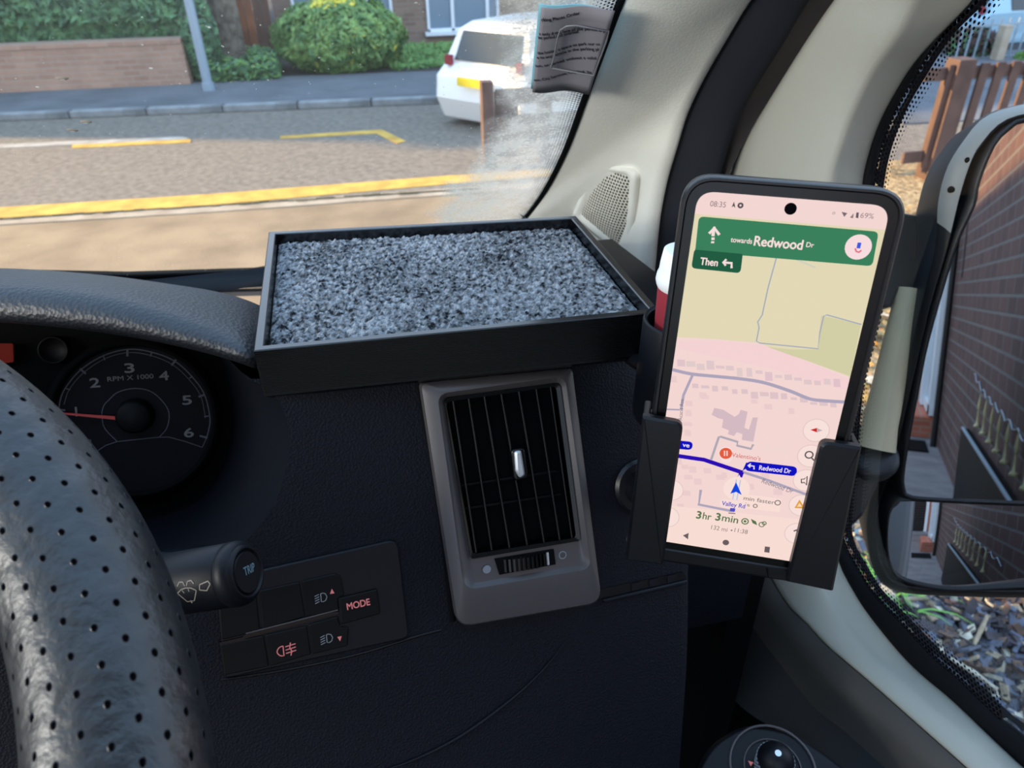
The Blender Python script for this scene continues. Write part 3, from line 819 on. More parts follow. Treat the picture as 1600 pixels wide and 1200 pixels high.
# ------------------------------------------------------------------ right side: picket fence, gravel, bark bed
PY = 5.55
strip('gravel_bed', [(1.30, 2.05), (4.3, 2.05), (9.5, PY + .3), (9.5, near(9.5)), (2.9, near(2.9)), (1.30, 2.5)], -.05, 0.012, M['gravel'], 'sunlit golden gravel ground right of the van', 'gravel')
g = empty('picket_fence', (6.0, PY, 0)); tag(g, 'brown picket fence with thick end post outside the side window', 'fence')
fpost(g, 1446, 1472, 285, 97, PY, M['wood_fence'], d=.16)
zt = ony(1500, 117, PY).z; zb = ony(1470, 246, PY).z
px0 = ony(1455, 117, PY).x; 
for z_ in (zt, zb):
    b = MB(); b.box2((px0, PY + .06, z_ - .05), (px0 + 3.2, PY + .09, z_ + .05)); b.build('rail', M['wood_fence'], g, bevel=.004)
pk = None
for i in range(17):
    xx = ony(1497, 104, PY).x + i * .155 - .0
    if i == 0: xx0 = xx
    if pk is None:
        b = MB(); F = Frame((xx, PY + .06, 0), (0, -1, 0)); b.prism([(-.042, .08), (.042, .08), (.042, .97), (-.042, .97)], F, 0, .025)
        pk = b.build('picket', M['wood_fence'], g, bevel=.004); 
    else:
        o = pk.copy(); COL.objects.link(o); o.parent = g; o.location = (i * .155, 0, 0)
g = empty('fence_return', (4.4, PY + .3, 0)); tag(g, 'single paler picket with low rail left of the thick fence post', 'fence')
b = MB(); F = Frame((ony(1434, 130, PY).x + .06, PY + .45, 0), (-.5, -1, 0)); b.prism([(-.05, .03), (.05, .03), (.05, .88), (-.05, .88)], F, 0, .03); b.build('picket', M['wood_fence'], g)
b = MB(); b.box((4.55, PY + .5, .30), (.4, .02, .05)); b.build('rail', M['wood_fence'], g)
b = MB(); b.box((4.6, PY + .5, .72), (.3, .02, .04)); b.build('rail', M['wood_fence'], g)

strip('side_road', [(6.2, 7.4), (30, 5.5), (30, 10.0), (7.0, 10.2)], -.05, .014, M['pavement'], 'grey tarmac strip behind the picket fence', 'tarmac')
# railings, gate pier, pale blue car, shrubs
RY = 10.4
g = empty('railings', (11, RY, 0)); tag(g, 'row of thin grey upright railings before the pale blue car', 'railings')
for z_ in (.52, .06):
    b = MB(); b.box2((9.3, RY, z_), (15, RY + .03, z_ + .03)); b.build('rail', M['steel'], g)
bar = None
for i in range(34):
    if bar is None:
        b = MB(); b.tube([(9.35, RY + .015, 0), (9.35, RY + .015, .62)], .016, 6); bar = b.build('bar', M['steel'], g)
    else:
        o = bar.copy(); COL.objects.link(o); o.parent = g; o.location = (i * .16, 0, 0)
gp_ = ony(1553, 97, RY - .2); b = MB(); b.box2((gp_.x - .07, RY - .3, 0), (gp_.x + .07, RY - .16, .56)); o = b.build('gate_pier', M['edging'], bevel=.01)
tag(o, 'pale square pier standing in front of the railings', 'pier')
car('blue_car', V((10.6, 12.2, 0)), radians(-90), 3.4, 1.4, .88, M['blue_car'], 'pale blue car behind the railings at the top right', plate=False)
def shrub(name, c, r, n, m, label, seed, size=.06, m2=None, frac=0):
    g = empty(name, (c[0], c[1], 0)); tag(g, label, 'shrub'); c = V(c)
    def f(q):
        d = V((q.gauss(0, 1), q.gauss(0, 1), q.gauss(0, 1))).normalized(); k = q.uniform(.6, 1.05)
        return c + V((d.x * r[0], d.y * r[1], max(d.z * r[2], -c.z + .02))) * k, d
    leaves('foliage', f, n, size, m, g, seed, m2, frac)
    b = MB()
    for a in range(5): b.tube([V((c.x, c.y, 0)), V((c.x + .3 * r[0] * cos(a * 1.3), c.y + .3 * r[1] * sin(a * 1.3), c.z))], .012, 6)
    b.build('stems', M['bark'], g)
c1 = onz(1490, 88, .0); shrub('brown_shrub', (c1.x, c1.y - .3, .22), (.42, .4, .26), 1000, M['wood_fence'], 'brownish shrub behind the picket fence beside the railings', 31, .06, M['leaf_dark'], .35)
c1 = onz(1585, 92, .0); shrub('green_shrub', (c1.x + .1, c1.y - .5, .10), (.55, .25, .12), 800, M['grass'], 'low bright green shrub at the foot of the railings', 32, .05)
# red brick terrace far right behind the cars
g = empty('red_terrace', (16, 16, 0)); tag(g, 'red brick building far behind the pale blue car', 'building')
b = MB(); b.box2((9.9, 14.7, 0), (34, 20, 6)); b.build('house_wall', M['brick_red'], g)
b = MB(); b.box2((9.7, 14.5, 6), (34.2, 20.3, 6.4)); b.build('roof', M['wood_dark'], g)

# bark mulch
MX0, MX1, MY0, MY1 = 1.36, 3.0, .2, 2.05
strip('mulch_bed', [(MX0, MY0), (MX1, MY0), (MX1, MY1), (MX0, MY1)], -.05, .01, M['soil'], 'dark soil bed under the bark chippings', 'soil')
rnd = random.Random(7); b = MB()
cols = [mat('chip_%s' % n, rgb(*c), .8, var=rgb(*[int(q * .72) for q in c]), vscale=30) for n, c in
        (('dark', (66, 58, 62)), ('slate', (96, 100, 116)), ('brown', (110, 84, 70)), ('tan', (166, 148, 122)), ('pale', (206, 196, 176)))]
for m_ in cols: b.use(m_)
for i in range(6200):
    x = rnd.uniform(MX0 + .03, MX1 - .8 if rnd.random() < .8 else MX1); y = rnd.uniform(MY0 + .2, MY1)
    L_ = rnd.uniform(.012, .042) * (1.6 if rnd.random() < .08 else 1); W_ = L_ * rnd.uniform(.18, .55); T_ = rnd.uniform(.002, .006)
    yaw, pit, rol = rnd.uniform(0, pi), rnd.gauss(0, .35), rnd.gauss(0, .5)
    Q = Matrix.Rotation(yaw, 3, 'Z') @ Matrix.Rotation(pit, 3, 'Y') @ Matrix.Rotation(rol, 3, 'X')
    c = V((x, y, rnd.uniform(.014, .05)))
    b.cur = rnd.choices(range(5), (30, 30, 20, 13, 7))[0]
    k = rnd.uniform(.5, .95)
    vs = [c + Q @ V(p) for p in ((-L_, -W_ * k, -T_), (L_ * k, -W_, -T_), (L_, W_ * k, -T_), (-L_ * k, W_, -T_), (-L_, -W_ * k, T_), (L_ * k, -W_, T_), (L_, W_ * k, T_), (-L_ * k, W_, T_))]
    b.add(vs, [[3, 2, 1, 0], [4, 5, 6, 7], [0, 1, 5, 4], [1, 2, 6, 5], [2, 3, 7, 6], [3, 0, 4, 7]])
o = b.build('bark_chippings', None); tag(o, 'loose brown and grey bark chippings covering the bed below the mirror', 'bark chippings', kind='stuff')
for k, (p0, p1, lab) in enumerate((((1483, 1028), (1558, 1078), 'long pale stick lying across the bark chippings'), ((1522, 1008), (1543, 962), 'short straw-coloured stick lying upright on the bark chippings'),
                                   ((1404, 938), (1450, 936), 'thin tan stick beside the green grass tuft'))):
    a = onz(*p0, .06); c = onz(*p1, .065); m_ = (a + c) / 2 + V((.004, .003, .002))
    b = MB(); b.tube([a, a.lerp(m_, .5), m_, m_.lerp(c, .5), c], [.005, .007, .008, .007, .006], 8)
    o = b.build('stick', cols[4] if k == 0 else cols[3], smooth=True); tag(o, lab, 'stick')
tp = onz(1385, 935, .02); g = empty('grass_tuft', tp); tag(g, 'bright green strappy grass tuft at the edge of the bark', 'grass tuft')
b = MB(); rnd = random.Random(3)
for i in range(26):
    a = rnd.uniform(0, 2 * pi); l = rnd.uniform(.10, .22); base = tp + V((rnd.uniform(-.07, .07), rnd.uniform(-.1, .1), 0)); d = V((cos(a), sin(a), 0)); q = V((-sin(a), cos(a), 0)) * .006
    P = [base + d * l * t * .9 + V((0, 0, l * (1.1 * t - .75 * t * t))) for t in (0, .35, .7, 1)]
    b.grid([[p + q * (1 - i_ / 3.3), p - q * (1 - i_ / 3.3)] for i_, p in enumerate(P)])
b.build('blades', mat('blade_green', rgb(110, 170, 70), .5), g, True)
sp_ = onz(1345, 850, .0); b = MB(); b.box((sp_.x + .02, sp_.y + .28, .02), (.34, .30, .025)); o = b.build('paving_slab', M['slab'], bevel=.01); tag(o, 'pale blue-grey paving slab beyond the bark bed', 'slab')
# sunlit leaf litter behind the mirror
rnd = random.Random(9); b = MB()
for m_ in (cols[3], cols[4], M['litter']): b.use(m_)
for i in range(2600):
    x = rnd.uniform(1.9, 4.4); y = rnd.uniform(2.2, 5.0); L_ = rnd.uniform(.015, .05); q = Matrix.Rotation(rnd.uniform(0, pi), 3, 'Z') @ Matrix.Rotation(rnd.gauss(0, .5), 3, 'X'); c = V((x, y, rnd.uniform(.02, .05)))
    b.cur = rnd.choice((0, 1, 2, 2))
    b.add([c + q @ V(p) for p in ((-L_, -L_ * .6, 0), (L_, -L_ * .4, 0), (L_ * .8, L_ * .6, .01), (-L_ * .7, L_ * .5, .006))], [[0, 1, 2, 3]])
o = b.build('leaf_litter', None); tag(o, 'sunlit golden leaves and stones lying on the gravel', 'leaf litter', kind='stuff')

# ------------------------------------------------------------------ unseen houses added to shade the van and the far lane
g = empty('van_shade_house', (-11, -4, 0)); tag(g, 'unseen rendered house added left of the van to block the sun', 'house')
b = MB(); b.box2((-16, -16, 0), (-8.2, 3.9, 5.4)); b.build('house_wall', M['render'], g)
b = MB(); b.box2((-16.3, -16.3, 5.4), (-7.9, 4.05, 5.7)); b.build('roof', M['wood_dark'], g)
g = empty('street_shade_house', (-14, 17, 0)); tag(g, 'unseen brick house added across the road far left to shade the lane', 'house')
b = MB(); b.box2((-17.4, 14.5, 0), (-7.0, 24, 5.9)); b.build('house_wall', M['brick_house'], g)
b = MB(); b.box2((-17.6, 14.3, 5.9), (-6.8, 24.3, 6.1)); b.build('roof', M['wood_dark'], g)

# ------------------------------------------------------------------ behind the van: what the door mirror shows
WX = 1.27
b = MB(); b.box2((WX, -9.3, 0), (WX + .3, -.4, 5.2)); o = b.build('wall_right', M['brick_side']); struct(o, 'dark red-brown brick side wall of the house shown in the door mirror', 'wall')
b = MB(); b.box2((WX + .03, -14, 0), (WX + .33, -9.31, 5.2)); o = b.build('wall_back', M['brick_red']); struct(o, 'orange brick wall beyond the white door shown in the mirror', 'wall')
strip('side_path', [(.55, -15), (WX + .1, -15), (WX + .1, -1), (.55, -1)], -.05, .012, mat('path_slabs', rgb(128, 122, 122), .85, var=rgb(104, 98, 98), vscale=3), 'grey paved path running beside the brick wall', 'path')
g = empty('side_doorway', (WX, -9.6, 0)); tag(g, 'white framed side doorway shown at the far end of the brick wall', 'doorway')
b = MB(); b.box2((WX - .14, -10.7, 0.3), (WX + .02, -10.3, 4.4)); b.box2((WX - .10, -9.6, 0.3), (WX + .02, -9.31, 4.4)); b.box2((WX - .10, -10.7, 2.2), (WX + .02, -9.3, 2.32)); b.box2((WX - .10, -10.7, .3), (WX + .02, -9.3, .42)); b.build('frame', M['upvc'], g)
b = MB(); b.box2((WX - .06, -10.4, .4), (WX - .04, -9.5, 4.3)); b.build('pane', M['pane'], g)
b = MB(); b.box2((WX - .34, -10.9, 0), (WX - .0, -9.33, .28)); o = b.build('door_step', M['brick_red'], bevel=.02); tag(o, 'red tiled step below the white doorway in the mirror', 'step')
b = MB(); b.tube([(WX - .05, -8.75, 0), (WX - .05, -8.75, 4.6)], .035, 10); o = b.build('downpipe', M['iron'], smooth=True); tag(o, 'black downpipe running up the brick wall in the mirror', 'downpipe')
pts = [(WX - .01, -8.15 + .03 * sin(t * 3), 4.6 - t * .52) for t in range(6)] + [(WX - .012, -8.0, 1.5), (WX - .012, -6.1, 1.15), (WX - .012, -5.4, 1.08), (WX - .012, -4.4, 1.05), (WX - .012, -3.2, 1.02), (WX - .012, -2.4, 1.0)]
b = MB(); b.tube(crom(pts[:6], 12), .006, 6); o = b.build('wall_cable', M['iron']); tag(o, 'thin dark cable hanging down the brick wall in the mirror', 'cable')
b = MB(); b.tube([V(p_) + V((0, 0, .022 * sin(i_ * 1.9))) for i_, p_ in enumerate(crom(pts[7:], 40))], .0035, 6); o = b.build('wall_bracket_wire', M['steel']); tag(o, 'thin pale wire linking the gold finials on the brick wall', 'wire')
proto = None
for i in range(8):
    y = -5.42 + .345 * i
    if proto is None:
        F = Frame((WX - .026, y, .80), (0, 0, 1), right=(1, 0, 0)); proto = empty('gold_finial', F.o)
        b = MB(); b.lathe([(0, 0), (.024, .0), (.022, .015), (.009, .03), (.007, .09), (.005, .15), (.004, .2)], F, 10); b.build('shaft', M['gold'], proto, True)
        b = MB(); b.lathe([(0, .12), (.008, .14), (.013, .165), (.009, .20), (.004, .24), (0, .27)], F, 10)
        for s_ in (-1, 1): b.tube([F.p(0, 0, .13), F.p(0, s_ * .03, .15), F.p(0, s_ * .033, .18)], [.006, .005, .002], 6)
        b.build('spear_head', M['gold'], proto, True); r_ = proto
    else:
        r_ = copy_tree(proto); r_.location = (WX - .026, y, .80)
    tag(r_, ['farthest gold finial of the row above the black railing in the door mirror', 'second farthest gold finial of the row shown in the door mirror', 'third farthest gold finial of the row shown in the door mirror', 'fourth farthest gold finial of the row shown in the door mirror', 'fifth farthest gold finial of the row shown in the door mirror', 'sixth farthest gold finial of the row shown in the door mirror', 'second nearest gold finial at the right of the lower mirror glass', 'nearest gold finial of the row on the brick wall'][i], 'finial', 'gold finials along the brick wall')
g = empty('iron_railing', (WX - .1, -4.2, 0)); tag(g, 'black upright-bar railing panel leaning on the brick wall in the mirror', 'railing')
b = MB(); b.box2((WX - .075, -5.95, .70), (WX - .055, -2.4, .712)); b.build('top_rail', M['steel'], g)
b = MB(); b.box2((WX - .055, -5.95, .02), (WX - .015, -2.4, .70)); b.build('backing', M['matte_black'], g)
bar = None
for i in range(58):
    if bar is None:
        b = MB(); b.box2((WX - .075, -5.94, .02), (WX - .055, -5.915, .70)); bar = b.build('bar', M['iron'], g)
    else:
        o = bar.copy(); COL.objects.link(o); o.parent = g; o.location = (0, i * .061, 0)
g = empty('garage_shutter', (.4, -15, 0)); tag(g, 'dark slatted shutter closing the end of the path in the mirror', 'shutter')
b = MB()
for i in range(26): b.box2((-.4, -15, .02 + i * .1), (WX - .1, -14.95 + .02 * (i % 2), .10 + i * .1))
b.build('slats', M['iron'], g)
b = MB(); b.box2((-.5, -15.05, 0), (-.4, -14.9, 2.7)); b.box2((WX - .1, -15.05, 0), (WX, -14.9, 2.7)); b.box2((-.5, -15.05, 2.7), (WX, -14.9, 2.8)); b.build('frame', M['upvc'], g)
b = MB(); b.box2((-3, -15.4, 0), (WX + .4, -15.06, 5)); o = b.build('rear_wall', M['brick_red']); tag(o, 'orange brick wall above the shutter behind the van', 'wall', kind='structure')
b = MB(); b.box2((.72, -9.0, .012), (1.15, -8.3, .03)); o = b.build('door_mat', M['matte_black']); tag(o, 'black ribbed mat on the path shown in the lower mirror', 'mat')
# ================================================================== the van
WN = V((0, .64, .77)).normalized(); WP = V((0, .95, 1.70))
def onw(x, y, off=0.0):
    return onp(x, y, WP - WN * off, WN)          # off > 0: towards the cab
# body shell
def shell(name, lo, hi, m, label, cat):
    b = MB(); b.box2(lo, hi); o = b.build(name, m); return struct(o, label, cat)
shell('ceiling', (-1.45, -.62, 2.47), (.52, .05, 2.52), M['roofing'], 'pale roof lining of the cab above the camera', 'ceiling')
shell('wall_left', (-1.47, -1.2, .5), (-1.42, .95, 1.55), M['door_trim'], 'passenger side wall of the cab', 'wall')
shell('wall_rear', (-1.42, -1.22, .5), (.5, -1.18, 1.55), M['door_trim'], 'bulkhead behind the seats', 'wall')
shell('floor', (-1.45, -1.2, .45), (.5, 1.0, .5), M['door_darker'], 'dark cab floor', 'floor')
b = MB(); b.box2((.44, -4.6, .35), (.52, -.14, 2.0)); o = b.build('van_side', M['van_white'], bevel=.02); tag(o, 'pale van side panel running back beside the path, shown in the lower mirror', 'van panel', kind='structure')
b = MB(); b.add([(-1.4, 1.0, .3), (.45, 1.0, .3), (.40, 1.95, .3), (-1.35, 1.95, .3), (-1.4, 1.0, 1.45), (.45, 1.0, 1.45), (.36, 1.75, 1.12), (-1.3, 1.75, 1.12)],
                [[3, 2, 1, 0], [4, 5, 6, 7], [0, 1, 5, 4], [1, 2, 6, 5], [2, 3, 7, 6], [3, 0, 4, 7]]); o = b.build('bonnet', M['van_white'], bevel=.03)
tag(o, 'van bonnet below the windscreen, out of the driver view', 'bonnet', kind='structure')

# windscreen glass with its condensation; UV.u carries how misted the glass is
EDGE = [(1000, -70), (985, -35), (970, 0), (944, 70), (915, 150), (882, 238), (850, 300), (822, 338), (800, 356), (760, 372), (700, 384), (560, 398), (400, 424), (200, 431), (0, 428), (-200, 424), (-900, 470)]
edge3 = crom([onw(x, y) for x, y in EDGE[:10]], 60) + [onw(x, y) for x, y in EDGE[10:]]
FW = Frame(WP, -WN, up=V((0, -.77, .64)))
poly = [FW.loc(p)[:2] for p in edge3]
right_top = FW.loc(edge3[0]); ytop = (2.46 - 1.70) / .64
poly = [(right_top[0] * 1.0 - .0, ytop)] + poly + [(poly[-1][0], ytop)]
xmin = min(p[0] for p in poly); xmax = max(p[0] for p in poly); ymin = min(p[1] for p in poly)
# grid of the pane clipped to the outline is made with a bmesh fill, then UVs from the photo position of the mist
def mist_amount(P):
    c = RM.transposed() @ (P - CO); x = 800 + FPX * c.x / -c.z; y = 600 - FPX * c.y / -c.z
    # mist gathers in the lower outer corner of the glass, thinning to the left and upwards
    def ss(a, b, t):
        t = min(max((t - a) / (b - a), 0), 1); return t * t * (3 - 2 * t)
    d = (x - (870 - y * .55 + (60 if y < 120 else 0)))
    if y < 170: d = x - (765 + (y - 0) * .0)
    else: d = x - (765 - (y - 170) * .62)
    return ss(-60, 110, d)
bm = bmesh.new()
NX, NY = 150, 110
gx = [xmin + (xmax - xmin) * i / NX for i in range(NX + 1)]; 
# finer near the right side
gx = [xmin + (xmax - xmin) * (1 - (1 - i / NX) ** 1.8) for i in range(NX + 1)]
gy = [ymin + (ytop - ymin) * j / NY for j in range(NY + 1)]
grid = [[bm.verts.new(FW.p(x, y, 0)) for x in gx] for y in gy]
def inside(x, y):
    c = False; n = len(poly); j = n - 1
    for i in range(n):
        xi, yi = poly[i]; xj, yj = poly[j]
        if (yi > y) != (yj > y) and x < (xj - xi) * (y - yi) / (yj - yi) + xi: c = not c
        j = i
    return c
ul = bm.loops.layers.uv.new('UVMap')
for j in range(NY):
    for i in range(NX):
        if inside((gx[i] + gx[i + 1]) / 2, (gy[j] + gy[j + 1]) / 2) or inside(gx[i], gy[j]) or inside(gx[i + 1], gy[j + 1]) or inside(gx[i + 1], gy[j]):
            f = bm.faces.new((grid[j][i], grid[j][i + 1], grid[j + 1][i + 1], grid[j + 1][i]))
            for l in f.loops: l[ul].uv = (mist_amount(l.vert.co), 0)
bmesh.ops.delete(bm, geom=[v for v in bm.verts if not v.link_faces], context='VERTS')
me = bpy.data.meshes.new('windscreen'); 
for v in bm.verts: v.co -= WP
bm.to_mesh(me); bm.free(); me.materials.append(M['windscreen'])
ws = bpy.data.objects.new('window_1', me); ws.location = WP; COL.objects.link(ws)
struct(ws, 'dusty windscreen misted with condensation in its lower right corner', 'windscreen')
def frit_strip(name, edge, plane, widthpx, m, parent, n, step=.0052, black=.0025):
    """edge: 3D pts; plane: frame; strip runs towards +side"""
    P = crom(edge, n); rows = [[], [], []]; s = 0; ss_ = []
    for i, p in enumerate(P):
        t = (P[min(i + 1, n - 1)] - P[max(i - 1, 0)]).normalized(); q = plane.z.cross(t).normalized()
        if q.dot(widthpx[1]) < 0: q = -q
        rows[0].append(p); rows[1].append(p + q * widthpx[0]); ss_.append(s)
        if i < n - 1: s += (P[i + 1] - p).length
    b = MB(); N_ = 1
    b.grid([rows[0], rows[1]], uvf=lambda i, j: (ss_[j] / step, float(i)))
    return b.build(name, m, parent), s
M['frit1'] = frit_mat('windscreen_frit', 1.0, 3.6, r0=.42, r1=.10)
frit_strip('frit_band', [e_ + -WN * .001 for e_ in edge3[2:62]], FW, (.020, V((-1, 0, 0))), M['frit1'], ws, 120, step=.0034)
b = MB(); b.tube([p - WN * .0 for p in edge3[:75]], .0032, 8); b.build('seal', M['matte_black'], ws, True)
b = MB(); b.tube([onw(x, y + 4) for x, y in EDGE[10:]], .009, 8); b.build('lower_seal', M['matte_black'], ws, True)

# small husks stuck to the outside of the glass
for x, y, a_, lab in ((134, 190, .3, 'upper right'), (113, 203, .5, 'lower left'), (97, 122, .2, 'topmost')):
    c = onw(x, y, -.0035); F2 = Frame(c, -WN, right=V((cos(a_), 0, -sin(a_)))); b = MB()
    b.grid([[F2.p(.0042 * cos(t) * (1 - k * .2), .0019 * sin(t) * (1 - k * .25), .0012 * (k / 3) ** .5) for t in [2 * pi * q / 14 for q in range(14)]] for k in range(4)], closed=True)
    o = b.build('husk', M['edging'], smooth=True); tag(o, '%s of the three pale husks stuck on the windscreen at the left' % lab, 'husk', 'husks stuck on the windscreen')

# A-pillar cover (light)
seam = [(1235, -110), (1200, -50), (1163, 0), (1130, 55), (1093, 121), (1068, 176), (1053, 227), (1038, 279), (1027, 337), (1020, 403), (1015, 470), (1012, 540), (1010, 620)]
left = [(1000, -70), (985, -35), (970, 0), (944, 70), (915, 150), (882, 238), (850, 300), (822, 338), (800, 370), (790, 420), (780, 480), (775, 540)]
A0 = crom([onw(x + 1, y, -.002) for x, y in left], 50)
A1 = crom([onx(x, y, .285) for x, y in seam], 50)
rows = []
K = 22
for k in range(K + 1):
    t = k / K; row = []
    for i in range(50):
        p = A0[i].lerp(A1[i], t); v_ = (p - CO).normalized()
        bul = .016 * sin(pi * min(1, t * 1.0)) ** .8 if 0 < t < 1 else 0
        edge_roll = -.012 * max(0, (t - .82) / .18) ** 2
        row.append(p - v_ * (bul - edge_roll * 0))
    rows.append(row)
# rolled edge going back behind the seal
rows.append([A1[i] + (A1[i] - CO).normalized() * .03 + V((.006, 0, 0)) for i in range(50)])
rows = rows[::-1]
pil = MB(); pil.grid(rows); PB = bvh_of(pil)
o = pil.build('trim_1', M['pillar'], smooth=True); struct(o, 'light beige-grey pillar cover between windscreen and door', 'pillar')
md = o.modifiers.new('thick', 'SOLIDIFY'); md.thickness = .003; md.offset = -1 
# speaker grille in the pillar foot
gr = [(946, 262), (985, 268), (993, 275), (990, 325), (982, 395), (975, 391), (905, 335), (925, 288)]
pts = [hit(PB, x, y) for x, y in gr]; c = sum(pts, V()) / len(pts)
n_ = V((0, 0, 0))
for i in range(len(pts)): n_ += (pts[i] - c).cross(pts[(i + 1) % len(pts)] - c)
n_.normalize()
if n_.dot(CO - c) < 0: n_ = -n_
FG = Frame(c, n_)
g = empty('speaker_grille', c); tag(g, 'small perforated pale speaker grille set into the pillar foot', 'speaker grille')
def densify(poly, n=120):
    L = [0]; P = [V((a, b)) for a, b in poly] + [V(poly[0])]
    for i in range(1, len(P)): L.append(L[-1] + (P[i] - P[i - 1]).length)
    out = []; j = 0
    for k in range(n):
        s = L[-1] * k / n
        while L[j + 1] < s: j += 1
        q = P[j].lerp(P[j + 1], (s - L[j]) / max(1e-9, L[j + 1] - L[j])); out.append((q.x, q.y))
    return out
o_px = [(943, 257), (989, 262), (999, 272), (996, 330), (988, 402), (975, 398), (898, 336), (920, 283)]
i_px = [(948, 266), (982, 272), (986, 278), (983, 328), (975, 388), (970, 384), (910, 334), (928, 292)]
outer = densify(rpoly(pxs(FG, o_px), .004, 4)); inner = densify(rpoly(pxs(FG, i_px), .004, 4))
b = MB(); b.grid([[FG.p(a, c_, -.004) for a, c_ in outer], [FG.p(a, c_, .0035) for a, c_ in inset(outer, .0008)],
                  [FG.p(a * .5 + d * .5, c_ * .5 + e_ * .5, .0045) for (a, c_), (d, e_) in zip(outer, inner)], [FG.p(a, c_, .002) for a, c_ in inner]], closed=True)
b.build('surround', M['pillar'], g, True)
b = MB(); cc = (sum(p[0] for p in inner) / len(inner), sum(p[1] for p in inner) / len(inner)); rr = []
for k in range(9):
    t = k / 8; rr.append([(p[0] + (cc[0] - p[0]) * t, p[1] + (cc[1] - p[1]) * t) for p in inner])
dome = lambda t: .002 + .004 * (1 - (1 - t) ** 3)
sc_u = .0040
b.grid([[FG.p(q[0], q[1], dome(k / 8)) for q in rr[k]] for k in range(9)], closed=True,
       uvf=lambda i, j: (rr[i][j % 120][0] / sc_u, rr[i][j % 120][1] / (sc_u * 1.732)))
# lattice: v cell = sqrt3 * u cell handled in the shader, so swap axes
b.build('perforated_panel', M['grille'], g, True)
# little marks on the pillar
# parking permit paper in its clear pocket
PW = onw(890, 75, .012)
FPp = Frame(PW, -(WN + V((.25, 0, 0))).normalized(), up=(onw(845, 8) - onw(832, 142)))
g = empty('parking_permit', PW); tag(g, 'folded grey parking permit paper tucked beside the windscreen edge', 'permit')
def curvedquad(F, pxq, amp, z, nu=16, nv=8, m=None, name='sheet', thick=.0004):
    a, b_, c_, d = [V(F.px(*p)) for p in pxq]  # TL TR BR BL
    rows = []
    for j in range(nv + 1):
        rows.append([]); 
        for i in range(nu + 1):
            t = i / nu; s_ = j / nv; q = (a.lerp(b_, t)).lerp(d.lerp(c_, t), s_)
            rows[-1].append(F.p(q.x, q.y, z + amp * sin(t * 2.2 * pi + .6)))
    bb = MB(); bb.grid(rows); o = bb.build(name, m, g, True); md = o.modifiers.new('t', 'SOLIDIFY'); md.thickness = thick; return o
QP = [(846, 9), (961, 14), (921, 145), (832, 142)]
amp = .0014
curvedquad(FPp, [(842, 10), (955, 20), (915, 143), (829, 142)], amp, -.003, m=M['paper_blue'], name='card')
curvedquad(FPp, QP, amp, 0, m=M['paper'], name='paper')
b = MB(); ink = M['paper_ink']
A_, B_, C_, D_ = [V(FPp.px(*p)) for p in QP]
def ptext(s, p0, p1, h):
    a = V(FPp.px(*p0)); c_ = V(FPp.px(*p1)); vs, fs = text_mesh(s); x0 = min(v[0] for v in vs); x1 = max(v[0] for v in vs); d = c_ - a; L_ = d.length; u = d / L_; n2 = V((-u.y, u.x))
    W_ = (B_ - A_).length; ax = (B_ - A_).normalized()
    P = []
    for v in vs:
        q = a + u * ((v[0] - x0) / (x1 - x0) * L_) + n2 * (v[1] / .69 * h); t = (q - A_).dot(ax) / W_; t0 = t + (q - A_).dot(V((-ax.y, ax.x))) * .0
        row = (q - A_).dot((D_ - A_).normalized()) / (D_ - A_).length
        tt = (q - A_.lerp(D_, row)).dot(ax) / ((A_.lerp(D_, row)) - (B_.lerp(C_, row))).length
        P.append(FPp.p(q.x, q.y, .0007 + amp * sin(tt * 2.2 * pi + .6)))
    b.add(P, fs); b.add([p_ + FPp.x * .00018 for p_ in P], fs); b.add([p_ + FPp.y * .00018 for p_ in P], fs)
hh = .0032
for s, p0, p1 in (('rking Places Order', (847, 30), (906, 24)), ('t only if the face of the permit is p', (843, 52), (946, 47)), ('its period and overleaf.', (842, 58), (905, 53)),
                  ('the holder a space to park nor us', (841, 82), (938, 68)), ('e to any vehicle in the parking pl', (840, 89), (936, 76)), ('ion, or parked without a valid', (838, 102), (932, 90)),
                  ('ons, City Services, City Hall, Ba', (835, 124), (925, 112))):
    ptext(s, p0, p1, hh)
b.build('printed_text', ink, g)
pk_ = [(868, 100), (882, 36), (950, 42)]
path = [V(FPp.px(*p)) for p in ((861, 100), (866, 84), (872, 52), (876, 40), (886, 34), (900, 33), (952, 42))]
b = MB(); b.tube([FPp.p(q.x, q.y, .0032) for q in path] + [FPp.p(*FPp.px(948, 58), .0032), FPp.p(*FPp.px(928, 112), .0032), FPp.p(*FPp.px(861, 100), .0032)], .0006, 6, closed=True); b.build('pocket_edge', M['clear_pocket'], g, True)

# door seals (dark bands) and door trim
c_seam = crom([onx(x, y, .288) for x, y in seam], 50)
c_navy = crom([onx(x, y, .315) for x, y in [(1350, -110), (1305, -50), (1265, 0), (1221, 73), (1181, 136), (1152, 191), (1133, 249), (1122, 290), (1108, 370), (1100, 450), (1095, 540), (1090, 640), (1085, 760), (1082, 860), (1082, 1000)]], 50)
c_navy0 = crom([onx(x, y, .291) for x, y in [(1238, -110), (1203, -50), (1166, 0), (1133, 55), (1096, 121), (1071, 176), (1056, 227), (1041, 279), (1030, 337), (1022, 403), (1017, 470), (1013, 540), (1010, 640), (1008, 760), (1006, 860)]], 50)
mid = [c_navy0[i].lerp(c_navy[i], .5) - (c_navy0[i] - CO).normalized() * .008 for i in range(50)]
q1 = [c_navy0[i].lerp(c_navy[i], .2) - (c_navy0[i] - CO).normalized() * .006 for i in range(50)]
q3 = [c_navy0[i].lerp(c_navy[i], .85) - (c_navy0[i] - CO).normalized() * .006 for i in range(50)]
back = [p + (p - CO).normalized() * .03 for p in c_navy0]; back2 = [p + (p - CO).normalized() * .04 for p in c_navy]
